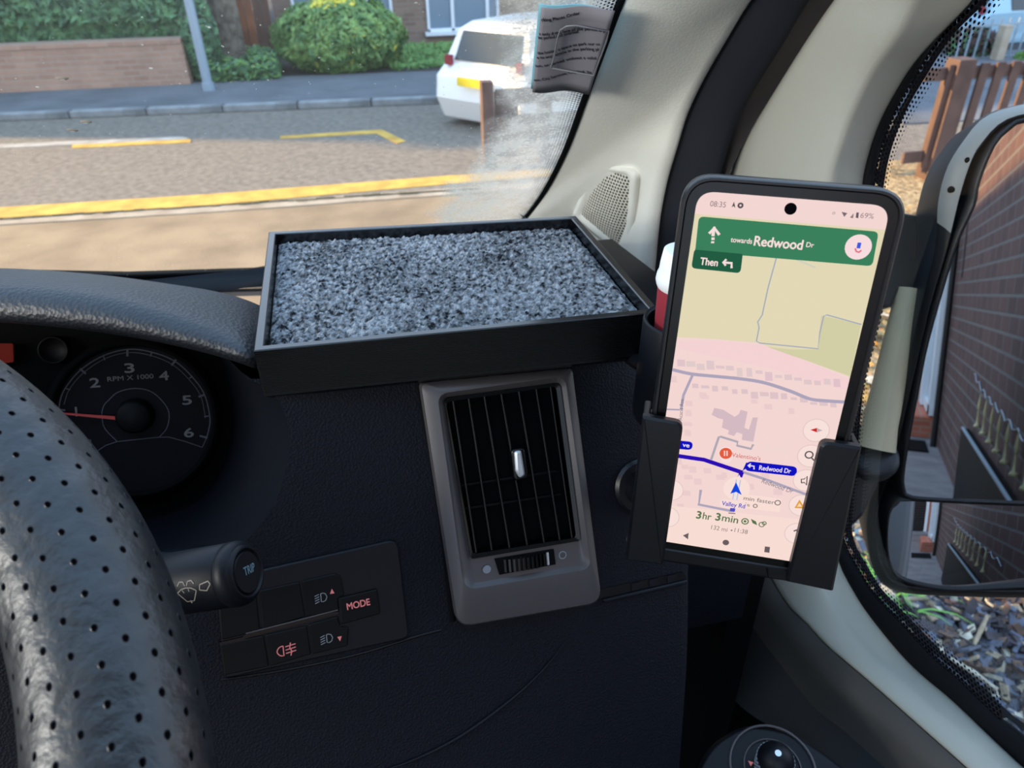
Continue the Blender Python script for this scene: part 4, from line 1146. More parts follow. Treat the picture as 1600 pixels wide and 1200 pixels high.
b = MB(); b.grid([back, c_navy0, q1, mid, q3, c_navy, back2][::-1]); o = b.build('trim_2', M['seal_navy'], smooth=True); struct(o, 'dark rubber door seal cover beside the pale pillar', 'door seal')
DL = [(1400, -110), (1345, -50), (1303, 0), (1258, 66), (1203, 154), (1166, 216), (1141, 271), (1125, 340), (1115, 450), (1118, 600), (1140, 750), (1165, 830), (1203, 902), (1232, 948), (1260, 975), (1290, 1008), (1350, 1059), (1428, 1128), (1509, 1200), (1600, 1282), (1700, 1380)]
DR = [(1590, -110), (1550, -50), (1519, 0), (1487, 35), (1433, 93), (1401, 141), (1372, 197), (1353, 256), (1347, 291), (1335, 400), (1322, 550), (1310, 700), (1305, 800), (1308, 870), (1335, 927), (1368, 975), (1422, 1038), (1488, 1095), (1545, 1149), (1593, 1194), (1700, 1290)]
DG = [(1600, -110), (1560, -50), (1523, 0), (1471, 53), (1444, 93), (1423, 128), (1399, 171), (1377, 227), (1364, 288), (1352, 400), (1338, 550), (1325, 700), (1316, 800), (1319, 846), (1340, 888), (1365, 927), (1410, 975), (1458, 1026), (1500, 1062), (1560, 1119), (1600, 1150), (1710, 1245)]
DC = [(1515, -110), (1470, -50), (1433, 0), (1407, 53), (1361, 120), (1329, 187), (1311, 240), (1300, 275), (1285, 380), (1270, 500), (1265, 650), (1265, 760), (1270, 850), (1290, 925), (1322, 975), (1362, 1020), (1415, 1066), (1480, 1122), (1545, 1178), (1600, 1225), (1700, 1310)]
def xline(pts, f):
    return [onx(x, y, f(y)) for x, y in pts]
NN = 90
dl = crom(xline(DL, lambda y: .345 if y > 800 else .325 + .02 * max(0, y) / 800), NN)
dr = crom(xline(DR, lambda y: .392), NN); dg = crom(xline(DG, lambda y: .40), NN)
dc = crom(xline(DC, lambda y: .352 if y < 300 else (.352 + .018 * min(1, (y - 300) / 500))), NN)
def between(a, c, t, bulge=0.0):
    return [a[i].lerp(c[i], t) - (a[i] - CO).normalized() * bulge for i in range(len(a))]
dlb = [p + (p - CO).normalized() * .03 for p in dl]
# soft rolled edge at the inner side
rowsD = [dlb, dl, between(dl, dc, .12, .003), between(dl, dc, .5, .007), between(dl, dc, .85, .005), between(dl, dc, 1.0, .002), between(dc, dr, .15, -.001), between(dc, dr, .5, -.001), dr]
b = MB(); b.grid(rowsD[::-1]); o = b.build('door_1', M['door_trim'], smooth=True); struct(o, 'pale grey door trim curving round the side window and down the sill', 'door trim')
md = o.modifiers.new('sub', 'SUBSURF'); md.levels = 1; md.render_levels = 1
door = o
# dark gap between seal cover and door
b = MB(); b.grid([[p + (p - CO).normalized() * .012 + V((-.004, 0, 0)) for p in c_navy], [p + (p - CO).normalized() * .045 for p in crom(xline(DL[:14], lambda y: .345), 50)]][::-1]); o = b.build('trim_3', M['seal'], smooth=True); struct(o, 'black shadow gap strip between seal cover and door trim', 'door gap')
# window seal
b = MB(); b.grid([dr, between(dr, dg, .15, .004), between(dr, dg, .5, .005), between(dr, dg, .85, .003), dg, [p + V((.01, 0, 0)) for p in dg]][::-1]); o = b.build('trim_4', M['seal'], smooth=True); struct(o, 'black rubber seal round the side window', 'window seal')
# side glass
FS = Frame((.401, .4, 1.8), (-1, 0, 0))
gpoly = [FS.loc(p)[:2] for p in dg]
gpoly = gpoly + [FS.loc(V((.401, -.14, gpoly[-1][1] + 1.8)))[:2], FS.loc(V((.401, -.14, 2.42)))[:2], FS.loc(V((.401, dg[0].y, 2.42)))[:2]]
b = MB(); b.prism(gpoly, FS, -.003, 0); sg = b.build('window_2', M['glass']); struct(sg, 'driver side window glass with dotted black border', 'side window')
M['frit2'] = frit_mat('side_frit', 1.0, 3.0, r0=.44, r1=.22)
frit_strip('frit_band', [p + V((-.0015, 0, 0)) for p in dg], FS, (.019, V((0, -1, .3))), M['frit2'], sg, 240, step=.0037)
# the strip must run to the inside of the pane: along the glass towards its middle
sg.children[0].data.materials[0] = M['frit2']

# lower door panels
L1 = dl; 
L2p = [(1110, 700), (1112, 820), (1122, 880), (1144, 931), (1183, 990), (1222, 1042), (1271, 1104), (1320, 1143), (1400, 1215), (1500, 1300), (1600, 1390)]
L1p = [(1150, 700), (1165, 830), (1203, 902), (1232, 948), (1260, 975), (1290, 1008), (1350, 1059), (1428, 1128), (1509, 1200), (1600, 1282), (1700, 1380)]
L3p = [(1060, 800), (1062, 900), (1068, 960), (1085, 1008), (1105, 1042), (1141, 1087), (1174, 1117), (1230, 1150), (1300, 1200), (1400, 1280), (1500, 1380)]
l1 = crom([onx(x, y, .346) for x, y in L1p], 40); l2 = crom([onx(x, y, .349) for x, y in L2p], 40); l3 = crom([onx(x, y, .335) for x, y in L3p], 40)
b = MB(); b.grid([[p + (p - CO).normalized() * .012 for p in l1], l1, between(l1, l2, .5, .003), l2][::-1]); o = b.build('upper_door_panel', M['door_dark'], door, True)
b = MB(); b.grid([l2, between(l2, l3, .5, .004), l3, [p + (p - CO).normalized() * .05 for p in l3]][::-1]); o = b.build('middle_door_panel', M['door_darker'], door, True)
b = MB(); b.box2((.36, -.15, .55), (.40, 1.0, 1.56)); b.build('door_core', M['matte_black'], door)
b = MB(); b.box2((.30, .42, 1.0), (.33, 1.0, 1.78)); o = b.build('kick_panel', M['matte_black']); struct(o, 'black side panel in the gap right of the dashboard', 'side panel')

# ------------------------------------------------------------------ dashboard
VN = V((.091, -.884, .453)).normalized(); VP = CO + ray(770, 780) * .47
FD = Frame(VP, VN, right=V((.994, .0586, -.084)))
def ond(x, y, off=0.0):
    return onp(x, y, VP + FD.z * off, FD.z)
wellp = [(388, 592), (425, 612), (446, 650), (452, 700), (436, 770), (402, 826), (350, 870), (270, 905), (180, 925), (60, 930), (-80, 930)]
farp = [(1000, 562), (1050, 600), (1070, 700), (1072, 780), (1073, 850), (1073, 950), (1071, 1040), (1066, 1120), (1060, 1200), (1056, 1280), (1050, 1380)]
nrp = [(700, 588), (740, 625), (760, 690), (768, 750), (760, 820), (740, 890), (710, 970), (660, 1050), (560, 1150), (440, 1230), (300, 1380)]
wc = crom([ond(x, y) for x, y in wellp], 60); mc = crom([ond(x, y) for x, y in nrp], 60); fc = crom([ond(x, y) for x, y in farp], 60)
for i in range(60):       # lower right edge sweeps a little back
    pass
dash = empty('dashboard', ond(700, 900)); tag(dash, 'large dark blue-grey van dashboard below the carpeted tray', 'dashboard')
b = MB(); edge_round = [p + V((.003, 0, 0)) - FD.z * .004 for p in fc]; side = [p + V((.0, .35, -.02)) for p in edge_round]
b.grid([wc, between(wc, mc, .5), mc, between(mc, fc, .5), between(mc, fc, .97, 0), edge_round, side][::-1])
lowq = crom([ond(x, y) for x, y in [(-80, 930), (-80, 1100), (-80, 1380)]], 10)

b.build('fascia', M['plastic_dash'], dash, True, auto=50)
# fascia carried on to the passenger side and down to the knees
xl_ = FD.px(-175, 700)[0]; yt_ = FD.loc(ond(-80, 520))[1] ; y9_ = FD.px(100, 905)[1]; xr_ = FD.px(1040, 1300)[0]
b = MB(); b.prism([(-1.35, yt_), (xl_, yt_), (xl_, y9_), (FD.px(330, 900)[0], y9_), (FD.px(520, 1150)[0], FD.px(520, 1150)[1]), (xr_, FD.px(900, 1180)[1]), (xr_, -.75), (-1.35, -.75)], FD, -.03, -.003); b.build('lower_fascia', M['plastic_dash'], dash)
# top of the dash out to the glass
tl = ond(380, 520); b = MB()
T0 = [V((x, .42 if x > -.06 else .585, 1.861)) for x in (-1.2, -.5, -.13, -.07, -.05, .05, .15, .235)]
T1 = [V((p.x, .62, 1.840)) for p in T0]; T2 = [V((p.x, .78, 1.775)) for p in T0]; T3 = [V((p.x, 1.0, 1.665)) for p in T0]; T00 = [p + V((0, -.008, -.012)) for p in T0]
b.grid([T00, T0, T1, T2, T3]); b.build('dash_top', M['plastic_smooth'], dash, True)
b = MB(); b.box2((.235, .40, 1.55), (.30, .70, 1.76)); b.build('corner_block', M['plastic_dash'], dash)
for k, (y0, y1) in enumerate(((440, 450), (456, 463))):
    P = [onp(x, y, V((0, .78, 1.795)), V((0, .5, .86))) for x, y in ((-300, y0 + 12), (415, y0 - 6), (415, y1 - 6), (-300, y1 + 12))]
    b = MB(); b.add(P + [p + V((0, .002, -.006)) for p in P], [[0, 1, 2, 3], [7, 6, 5, 4], [0, 4, 5, 1], [2, 6, 7, 3], [1, 5, 6, 2], [0, 3, 7, 4]])
    b.build('demister_rail', M['bezel'], dash)
# lower seam with slot, right of the vent
slot = pxs(FD, [(934, 921), (1066, 893), (1070, 897), (1070, 904), (935, 934)])
b = MB(); b.prism(slot, FD, -.002, .0006); b.build('seam_slot', M['gloss_black'], dash)
b = MB(); b.prism(pxs(FD, [(940, 936), (1072, 905), (1073, 911), (942, 941)]), FD, 0, .0022, .0008); b.build('seam_lip', M['plastic_smooth'], dash)
for a in range(3):
    x0 = 985 + a * 28; b = MB(); b.prism(pxs(FD, [(x0, 911 - a * 6), (x0 + 14, 908 - a * 6), (x0 + 15, 919 - a * 6), (x0 + 1, 922 - a * 6)]), FD, 0, .0014); b.build('slot_rib', M['plastic_smooth'], dash)
# sweeping crease low on the dash and left panel step
b = MB(); path = crom([ond(x, y, .001) for x, y in ((560, 1215), (640, 1190), (720, 1150), (800, 1092), (850, 1045), (885, 1000))], 30); b.tube(path, [.0002 + .0009 * sin(pi * i / 29) for i in range(30)], 8); b.build('crease', M['plastic_smooth'], dash, True)
b = MB(); path = crom([ond(x, y, .0) for x, y in ((345, 1062), (450, 1046), (560, 1022), (645, 996), (690, 984))], 20); b.tube(path, .0009, 6); b.build('panel_seam', M['gloss_black'], dash, True)
b = MB(); path = crom([ond(x, y, .0) for x, y in ((655, 600), (672, 700), (688, 800), (700, 900), (707, 970))], 20)
b.tube(path, .0022, 6); b.build('vent_shadow_gap', M['matte_black'], dash, True)

# instrument hood
hood_c = {
 'top': ([(-160, 424), (0, 419), (153, 429), (268, 444), (345, 457), (399, 474), (445, 500), (470, 530)], .56),
 'top2': ([(-160, 428), (0, 425), (153, 437), (268, 456), (345, 474), (399, 496), (440, 520), (465, 545)], .50),
 'crest': ([(-160, 436), (0, 437), (153, 451), (268, 477), (345, 503), (395, 528), (432, 548), (458, 565)], .462),
 'c2': ([(-160, 446), (0, 449), (153, 466), (268, 494), (345, 519), (393, 543), (428, 560), (452, 575)], .450),
 'mid': ([(-160, 470), (0, 476), (153, 494), (268, 520), (345, 540), (392, 556), (424, 570), (446, 583)], .444),
 'low': ([(-160, 500), (0, 504), (115, 514), (230, 531), (326, 552), (393, 571), (420, 582), (440, 592)], .448),
 'under': ([(-160, 502), (0, 507), (115, 517), (230, 534), (326, 556), (388, 577), (412, 590), (432, 600)], .462),
 'back': ([(-160, 470), (0, 474), (115, 486), (230, 502), (326, 524), (380, 545), (405, 560), (425, 575)], .53)}
rows = []
for k in ('top', 'top2', 'crest', 'c2', 'mid', 'low', 'under', 'back'):
    pts, t = hood_c[k]; P_ = [at(x, y, t + (.02 if x > 410 else 0)) for x, y in pts]; rows.append([P_[0] + V((-1.05, .10, -.045)), P_[0] + V((-.6, .05, -.018)), P_[0] + V((-.25, .012, -.004))] + crom(P_, 50))
b = MB(); b.grid(rows[::-1]); g = empty('instrument_hood', at(150, 500, .46)); tag(g, 'textured dark hood arching over the rev counter', 'instrument hood')
o = b.build('hood_shell', M['hood'], g, True); md = o.modifiers.new('sub', 'SUBSURF'); md.levels = 1; md.render_levels = 2

# instrument cluster
CP = at(205, 655, .50); FC = Frame(CP, V((.10, -.90, .42)), right=V((.994, .06, -.10)))
cl = empty('instrument_cluster', CP); tag(cl, 'dark instrument cluster with rev counter behind the steering wheel', 'instrument cluster')
bpz = -.012
b = MB(); b.prism(pxs(FC, [(-160, 470), (380, 520), (470, 600), (470, 760), (400, 860), (300, 930), (-160, 960)]), FC, -.03, bpz - .001); b.build('back_plate', M['matte_black'], cl)
b = MB(); inn = crom([FC.p(*FC.px(x, y, bpz), bpz) for x, y in [(340, 545), (352, 590), (362, 640), (360, 690), (345, 735), (315, 775), (270, 800), (200, 815), (120, 812), (0, 805), (-80, 800)]], 60)
b.grid([inn, [inn[i].lerp(wc[i], .5) + VN * -.002 for i in range(60)], wc][::-1]); b.build('well_wall', M['plastic_smooth'], cl, True)
circ = lambda rx, ry, n=60: [(208 + rx * cos(2 * pi * k / n), 655 + ry * sin(2 * pi * k / n)) for k in range(n)]
b = MB(); o1 = pxs(FC, circ(140, 128), bpz); o2 = pxs(FC, circ(130, 119), -.002); o3 = pxs(FC, circ(124, 113), -.006)
b.grid([[FC.p(a, c_, bpz) for a, c_ in o1], [FC.p(a, c_, -.001) for a, c_ in o2], [FC.p(a, c_, -.008) for a, c_ in o3]], closed=True); b.build('gauge_rim', M['matte_black'], cl, True)
b = MB(); b.flat(pxs(FC, circ(127, 116), -.009), FC, -.009); b.build('gauge_face', mat('gauge_face', rgb(13, 13, 19), .6, spec=.12), cl)
mk = MB(); z = -.0085; W_ = .0007
def line(pts, w_=W_, n=None):
    q = crom([V((*FC.px(x, y, z), 0)) for x, y in pts], n or len(pts) * 5); mk.ribbon([(p.x, p.y) for p in q], FC, w_, z)
line([(92, 638), (95, 622), (103, 605), (126, 578), (161, 556), (199, 546), (236, 550), (274, 565), (303, 592), (320, 618), (328, 653), (326, 672), (322, 686)])
line([(100, 632), (108, 609), (130, 583), (163, 561), (199, 551), (234, 555), (270, 570), (298, 596), (314, 620), (321, 653)], .0004)
line([(159, 645), (162, 634), (169, 626), (184, 613), (209, 607), (234, 611), (253, 626), (264, 645), (261, 668), (249, 683)], .0005); line([(159, 645), (163, 668), (183, 690)], .0005)
for a, c_ in (((183, 690), (249, 683)), ((183, 690), (165, 696)), ((165, 696), (150, 706)), ((249, 683), (264, 683)), ((264, 683), (290, 690)), ((290, 690), (316, 699)), ((316, 699), (322, 686)),
              ((133, 688), (142, 687)), ((142, 687), (140, 702)), ((133, 688), (131, 700))):
    q = [FC.px(*a, z), FC.px(*c_, z)]; mk.ribbon(q, FC, .0005, z)
for a, c_, w_ in (((199, 546), (199, 557), .0013), ((161, 555), (164, 563), .0007), ((125, 576), (134, 584), .0013), ((103, 607), (110, 609), .0007), ((92, 640), (102, 641), .0013), ((237, 551), (235, 557), .0007),
                  ((275, 562), (268, 571), .0013), ((301, 588), (296, 591), .0008), ((319, 617), (310, 620), .0013), ((326, 650), (319, 651), .0008), ((324, 684), (312, 681), .0013)):
    mk.ribbon([FC.px(*a, z), FC.px(*c_, z)], FC, w_, z)
mk.build('scale_marks', M['gauge_mark'], cl)
tx = MB(); an = pxang(FC, (172, 592), (236, 586)) * 0.6
for s, x, y in (('1', 119, 643), ('2', 148, 598), ('3', 202, 575), ('4', 256, 587), ('5', 292, 625), ('6', 295, 676)):
    h_ = 14 / FPX * .51; a, c_ = FC.px(x, y, z); put_text(tx, s, FC, a, c_, h_, 0, z, bold=.00018, width=(h_ * .95 if s != '1' else None))
a, c_ = FC.px(204, 590, z); put_text(tx, 'RPM X 1000', FC, a, c_, .0031, 0, z, width=.0285)
tx.build('numerals', M['gauge_num'], cl)
hub = FC.px(208, 652, 0)
b = MB(); Fh = Frame(FC.p(hub[0], hub[1], -.008), FC.z); b.lathe([(.0, .009), (.009, .0085), (.0115, .006), (.012, 0)], Fh, 28); b.build('needle_hub', M['plastic_black'], cl, True)
n0 = FC.px(190, 654, -.003); n1 = FC.px(86, 645, -.003); d = (V(n1) - V(n0)).normalized(); q = V((-d.y, d.x))
b = MB(); b.prism([(n0[0] + q.x * .0012, n0[1] + q.y * .0012), (n0[0] - q.x * .0012, n0[1] - q.y * .0012), (n1[0] - q.x * .0004, n1[1] - q.y * .0004), (n1[0] + q.x * .0004, n1[1] + q.y * .0004)], FC, -.004, -.0025); b.build('needle', M['needle'], cl)
b = MB(); b.prism(rpoly(pxs(FC, [(-60, 536), (19, 537), (20, 566), (-60, 575)], -.008), .001), FC, -.010, -.008); b.build('red_display', M['red_lcd'], cl)
b = MB(); a, c_ = FC.px(84, 547, -.01); b.lathe([(.0, .001), (.0075, .001), (.008, .003), (.009, .003), (.0093, 0)], Frame(FC.p(a, c_, -.011), FC.z), 28); b.build('sensor_ring', M['plastic_black'], cl, True)

# ------------------------------------------------------------------ air vent
g = empty('air_vent', ond(790, 780)); tag(g, 'satin grey bezel air vent with upright black slats below the tray', 'air vent')
def rr4(px, r, n=8, z=0.0):
    return rpoly(pxs(FD, px, z), r, n)
o1 = rr4([(653, 598), (887, 574), (933, 936), (711, 974)], [.003, .003, .010, .010]); 
r1 = rr4([(677, 613), (872, 586), (912, 879), (718, 912)], [.007, .007, .007, .009]); 
r2 = rr4([(684, 619), (868, 592), (905, 874), (723, 905)], [.006, .006, .006, .008]); 
g1 = rr4([(688, 620), (866, 596), (898, 838), (730, 866)], [.004, .004, .002, .002])
b = MB(); L_ = lambda poly, z: [FD.p(a, c_, z) for a, c_ in poly]
b.grid([L_(o1, -.003), L_(o1, .007), L_([(a + (c[0] - a) * .06, e_ + (c[1] - e_) * .06) for (a, e_), c in zip(o1, r1)], .0090),
        L_([(a * .25 + c[0] * .75, e_ * .25 + c[1] * .75) for (a, e_), c in zip(o1, r1)], .0125), L_(r1, .0128), L_(r2, .0100), L_(g1, .0088), L_(g1, .0004)], closed=True)
b.build('bezel', M['bezel'], g, True, auto=40)
b = MB(); b.prism(g1, FD, -.002, .0006); b.build('duct_back', M['matte_black'], g)
Fx = lambda x, y, z=0.0: V(FD.px(x, y, z))
gi = rr4([(692, 626), (861, 602), (892, 834), (733, 859)], [.003] * 4)
b = MB(); b.grid([L_(g1, .0085), L_(g1, .0105), L_(gi, .0095), L_(gi, .0008)], closed=True); b.build('grille_frame', M['gloss_black'], g, True, auto=30)
tops = [705, 729, 753, 779, 806, 833, 857 - 2]; bots = [741, 765, 792, 819, 845, 869, 888]
for k in range(7):
    a = Fx(tops[k], 622 - (tops[k] - 700) * .14); c_ = Fx(bots[k], 858 - (bots[k] - 735) * .155); d = (c_ - a).normalized(); q = V((-d.y, d.x))
    b = MB(); F2 = Frame(FD.p((a.x + c_.x) / 2, (a.y + c_.y) / 2, .0050), (FD.z + FD.x * -.25).normalized(), up=-(FD.x * d.x + FD.y * d.y))
    b.box((0, 0, 0), (.0006, (c_ - a).length / 2, .0042), F2); b.build('slat', M['gloss_black'], g, bevel=.0005)
for k in range(2):
    yy = 760 + k * 36; a = Fx(700 + k * 6, yy); c_ = Fx(868 + k * 6, yy - 25); d = (c_ - a).normalized()
    b = MB(); F2 = Frame(FD.p((a.x + c_.x) / 2, (a.y + c_.y) / 2, .0016), FD.z, right=(FD.x * d.x + FD.y * d.y)); b.box((0, 0, 0), ((c_ - a).length / 2, .0007, .0010), F2); b.build('rear_vane', M['plastic_black'], g)
b = MB(); b.prism(rpoly(pxs(FD, [(794, 700), (816, 697), (822, 745), (800, 750)], .005), .003), FD, .002, .0112, .001); tab = b.build('slider', M['gloss_black'], g, bevel=.0005)
b = MB(); b.prism(rpoly(pxs(FD, [(801, 704), (811, 702), (817, 741), (809, 745), (803, 735)], .009), .0015), FD, .0112, .0145, .0012); b.build('slider_grip', M['chrome'], tab, bevel=.0004)
b = MB(); sl = pxs(FD, [(769, 869), (860, 854), (863, 877), (776, 893)], .004); b.prism(sl, FD, .0, .0106); ww = b.build('wheel_slot', M['matte_black'], g)
b = MB(); a = Fx(773, 881, .004); c_ = Fx(862, 866, .004); d = (c_ - a); L0 = d.length; d.normalize(); q = V((-d.y, d.x)); mdp = (a + c_) / 2; n_r = 15; R_ = .030
for k in range(n_r):
    th = (k - (n_r - 1) / 2) / ((n_r - 1) / 2) * .62; xx = R_ * 1.0 * sin(th) * (L0 / 2 / (R_ * sin(.64))); zz = -.0170 + R_ * cos(th)
    c0 = mdp + d * xx; F2 = Frame(FD.p(c0.x, c0.y, zz), (FD.z * cos(th) + (FD.x * d.x + FD.y * d.y) * sin(th)), up=(FD.x * q.x + FD.y * q.y))
    b.use(M['chrome'] if k == 12 else M['gloss_black']); b.box((0, 0, 0), (.0007, .0040, .0012), F2)
b.use(M['plastic_black']); rows = []
for k in range(13):
    th = (k - 6) / 6 * .64; xx = R_ * sin(th) * (L0 / 2 / (R_ * sin(.64))); c0 = mdp + d * xx
    rows.append([FD.p(c0.x + q.x * .0042 * s_, c0.y + q.y * .0042 * s_, -.0180 + R_ * cos(th)) for s_ in (1, -1)])
b.grid(rows); b.build('thumbwheel', None, g)
b = MB(); a = Fx(757, 885, .0045); b.disc(FD, a.x, a.y, .0026, .0106); b.build('closed_icon', M['icon_grey'], g)
b = MB(); a = Fx(874, 863, .0045); b.ring(FD, a.x, a.y, .0020, .0026, .0106); b.build('open_icon', M['icon_grey'], g)
b = MB(); rnd = random.Random(4)
for cx_, cy_, n_ in ((758, 951, 9), (888, 937, 6)):
    for i in range(n_):
        a = Fx(cx_ + rnd.uniform(-15, 15), cy_ + rnd.uniform(-6, 6), .0045); b.add([FD.p(a.x + rnd.uniform(-.003, .003), a.y + rnd.uniform(-.001, .001), .0095) for _ in range(3)], [[0, 1, 2]])
b.build('scuff_marks', M['plastic_black'], g)

# ------------------------------------------------------------------ switch panel
g = empty('switch_panel', ond(500, 950)); tag(g, 'flat dark switch panel with headlamp, fog and MODE buttons', 'switch panel')
b = MB(); b.prism(rpoly(pxs(FD, [(338, 905), (612, 843), (622, 850), (638, 990), (632, 996), (352, 1058)]), .003), FD, -.001, .0022, .0008); b.build('panel', M['plastic_smooth'], g)
btn = {'blank': [(405, 923), (468, 909), (477, 963), (411, 984)], 'up': [(472, 908), (524, 896), (533, 902), (538, 930), (528, 934), (530, 956), (479, 963)], 'mode': [(530, 934), (589, 920), (594, 958), (533, 975)],
       'blank2': [(344, 1007), (412, 993), (420, 1041), (351, 1055)], 'fog': [(415, 992), (479, 978), (486, 1022), (422, 1041)], 'down': [(482, 976), (528, 963), (532, 980), (545, 980), (543, 1009), (489, 1022)], 'blank3': [(342, 940), (400, 925), (406, 985), (346, 1000)]}
for k, pp in btn.items():
    b = MB(); b.prism(rpoly(inset_px := pxs(FD, pp, .003), .0010, 3), FD, .0005, .0042 if k == 'mode' else .0034, .0006); bt = b.build('button', M['plastic_black'], g)
    zt_ = .0043 if k == 'mode' else .0035
    ic = MB()
    if k == 'mode':
        ic.use(M['icon_pink']); a = Fx(560, 944, zt_); put_text(ic, 'MODE', FD, a.x, a.y, .0040, pxang(FD, (545, 948), (576, 941)), zt_, bold=.00012, width=.0135)
    if k in ('up', 'down'):
        cx_, cy_ = (501, 934) if k == 'up' else (510, 998)
        ic.use(M['icon_grey']); F2 = Frame(FD.p(*FD.px(cx_, cy_, zt_), zt_), FD.z, right=FD.x)
        D = [(.0002, .0024), (.0014, .0026), (.0028, .0020), (.0036, 0), (.0028, -.0020), (.0014, -.0026), (.0002, -.0024)]; ic.ribbon(D + [D[0]], F2, .0005, .0)
        for q_ in range(4): y0 = .0022 - q_ * .00145; ic.ribbon([(-.0008, y0), (-.0034, y0 - .0009)], F2, .0005)
        ic.use(M['icon_pink']); s_ = 1 if k == 'up' else -1; x0, y0 = (.0068, .0028) if k == 'up' else (.0076, -.0016)
        ic.add([F2.p(x0 - .0013, y0 - s_ * .0015), F2.p(x0 + .0013, y0 - s_ * .0015), F2.p(x0, y0 + s_ * .0015)], [[0, 1, 2]])
    if k == 'fog':
        ic.use(M['icon_pink']); F2 = Frame(FD.p(*FD.px(443, 1017, zt_), zt_), FD.z, right=FD.x)
        D = [(.0, .003), (-.0022, .0024), (-.0036, 0), (-.0022, -.0024), (.0, -.003)]; D = [(v_.x, v_.y) for v_ in crom([V((a, c_, 0)) for a, c_ in D], 14)]; ic.ribbon(D + [D[0]], F2, .0006)
        for q_ in range(3): ic.ribbon([(.0012, .0022 - q_ * .0020), (.0070, .0030 - q_ * .0020)], F2, .0006)
        ic.ribbon([(.0042, .0042), (.0036, .001), (.0046, -.001), (.0038, -.0036)], F2, .0006)
    if ic.v: ic.build('icon', None, bt)
b = MB(); b.prism(pxs(FD, [(343, 1004), (378, 996), (384, 991), (528, 954), (529, 959), (386, 997), (380, 1001), (344, 1009)], .003), FD, .001, .0030); b.build('divider_slot', M['gloss_black'], g)
b = MB(); path = [FD.p(*FD.px(x, y, .0032), .0032) for x, y in ((384, 990), (455, 972), (528, 953))]; b.tube(path, .0004, 6); b.build('divider_edge', M['bezel'], g, True)

# ------------------------------------------------------------------ wiper stalk
ax = (RM @ V((.95, .2, .25))).normalized(); SP = at(386, 894, .325); FK = Frame(SP, ax, up=RM @ V((0, 1, 0)))
g = empty('wiper_stalk', SP); tag(g, 'round black wiper stalk with TRIP end button behind the wheel', 'wiper stalk')
b = MB(); b.lathe([(0, -.0005), (.0115, -.0005), (.0137, -.0018), (.0143, -.004), (.0143, -.007), (.0138, -.0075), (.0141, -.008), (.0141, -.040), (.0132, -.042), (.0132, -.05)], FK, 40); b.build('grip', M['plastic_smooth'], g, True, auto=50)
b = MB(); b.lathe([(.0096, -.001), (.0103, .0008), (.0112, .0008), (.0122, -.001)], FK, 40); b.build('end_ring', M['plastic_smooth'], g, True)
b = MB(); b.lathe([(0, .0005), (.0088, .0005), (.0096, -.0004), (.0099, -.002)], FK, 36); eb = b.build('end_button', M['plastic_smooth'], g, True, auto=40)
t_ = MB(); put_text(t_, 'TRIP', FK, .001, .001, .0036, radians(4), .0007, bold=.00012, width=.0078); t_.build('lettering', mat('pale_print', rgb(86, 112, 122), .6), eb)
b = MB(); b.lathe([(.0135, -.042), (.0150, -.044), (.0150, -.056), (.0125, -.060), (.010, -.075), (.009, -.14)], FK, 36); b.build('collar', M['plastic_dash'], g, True, auto=50)
# wiper icons on the barrel
ic = MB(); cdir = (CO - FK.p(0, 0, -.028)); cdir = (cdir - ax * cdir.dot(ax)).normalized(); dn = ax.cross(cdir).normalized()
def cyl(u, v_):   # u along the axis, v around
    th = v_ / .0143; n__ = cdir * cos(th) + dn * sin(th)
    return SP + ax * u + n__ * .01435
def cline(pts, w_=.0005):
    P = [V((a, c_, 0)) for a, c_ in pts]
    for i in range(len(P) - 1):
        t__ = (P[i + 1] - P[i]).normalized(); q_ = V((-t__.y, t__.x, 0)) * w_ / 2
        ic.add([cyl(P[i].x - q_.x, P[i].y - q_.y), cyl(P[i + 1].x - q_.x, P[i + 1].y - q_.y), cyl(P[i + 1].x + q_.x, P[i + 1].y + q_.y), cyl(P[i].x + q_.x, P[i].y + q_.y)], [[0, 1, 2, 3]])
sgn = 1 if (cyl(0, .003) - cyl(0, 0)).dot(RM @ V((0, 1, 0))) > 0 else -1
def ico(pts, ox, oy): cline([(ox + a, sgn * (oy + c_)) for a, c_ in pts])
ox, oy = -.0205, -.0055
fan = [(-.0048, .0012), (-.0025, .0026), (0, .0030), (.0025, .0026), (.0048, .0012)]
ico(fan, ox, oy); ico([(-.0048, .0012), (-.0018, -.0034), (.0018, -.0034), (.0048, .0012)], ox, oy); ico([(0, -.0045), (-.0022, .0022)], ox, oy); ico([(0, -.0045), (.0010, .0024)], ox, oy)
for s_ in (-1, 1): ico([(.0004 * s_, .0038), (.0012 * s_, .0056), (.0030 * s_, .0058), (.0042 * s_, .0042)], ox, oy)
ico([(-.0028, -.001), (-.0022, .0012), (.0022, .0022), (.0030, .0008), (.0006, -.0018), (-.0028, -.001)], ox + .0092, oy + .0022)
ic.build('wiper_icons', mat('stalk_print', rgb(120, 112, 104), .6), g)

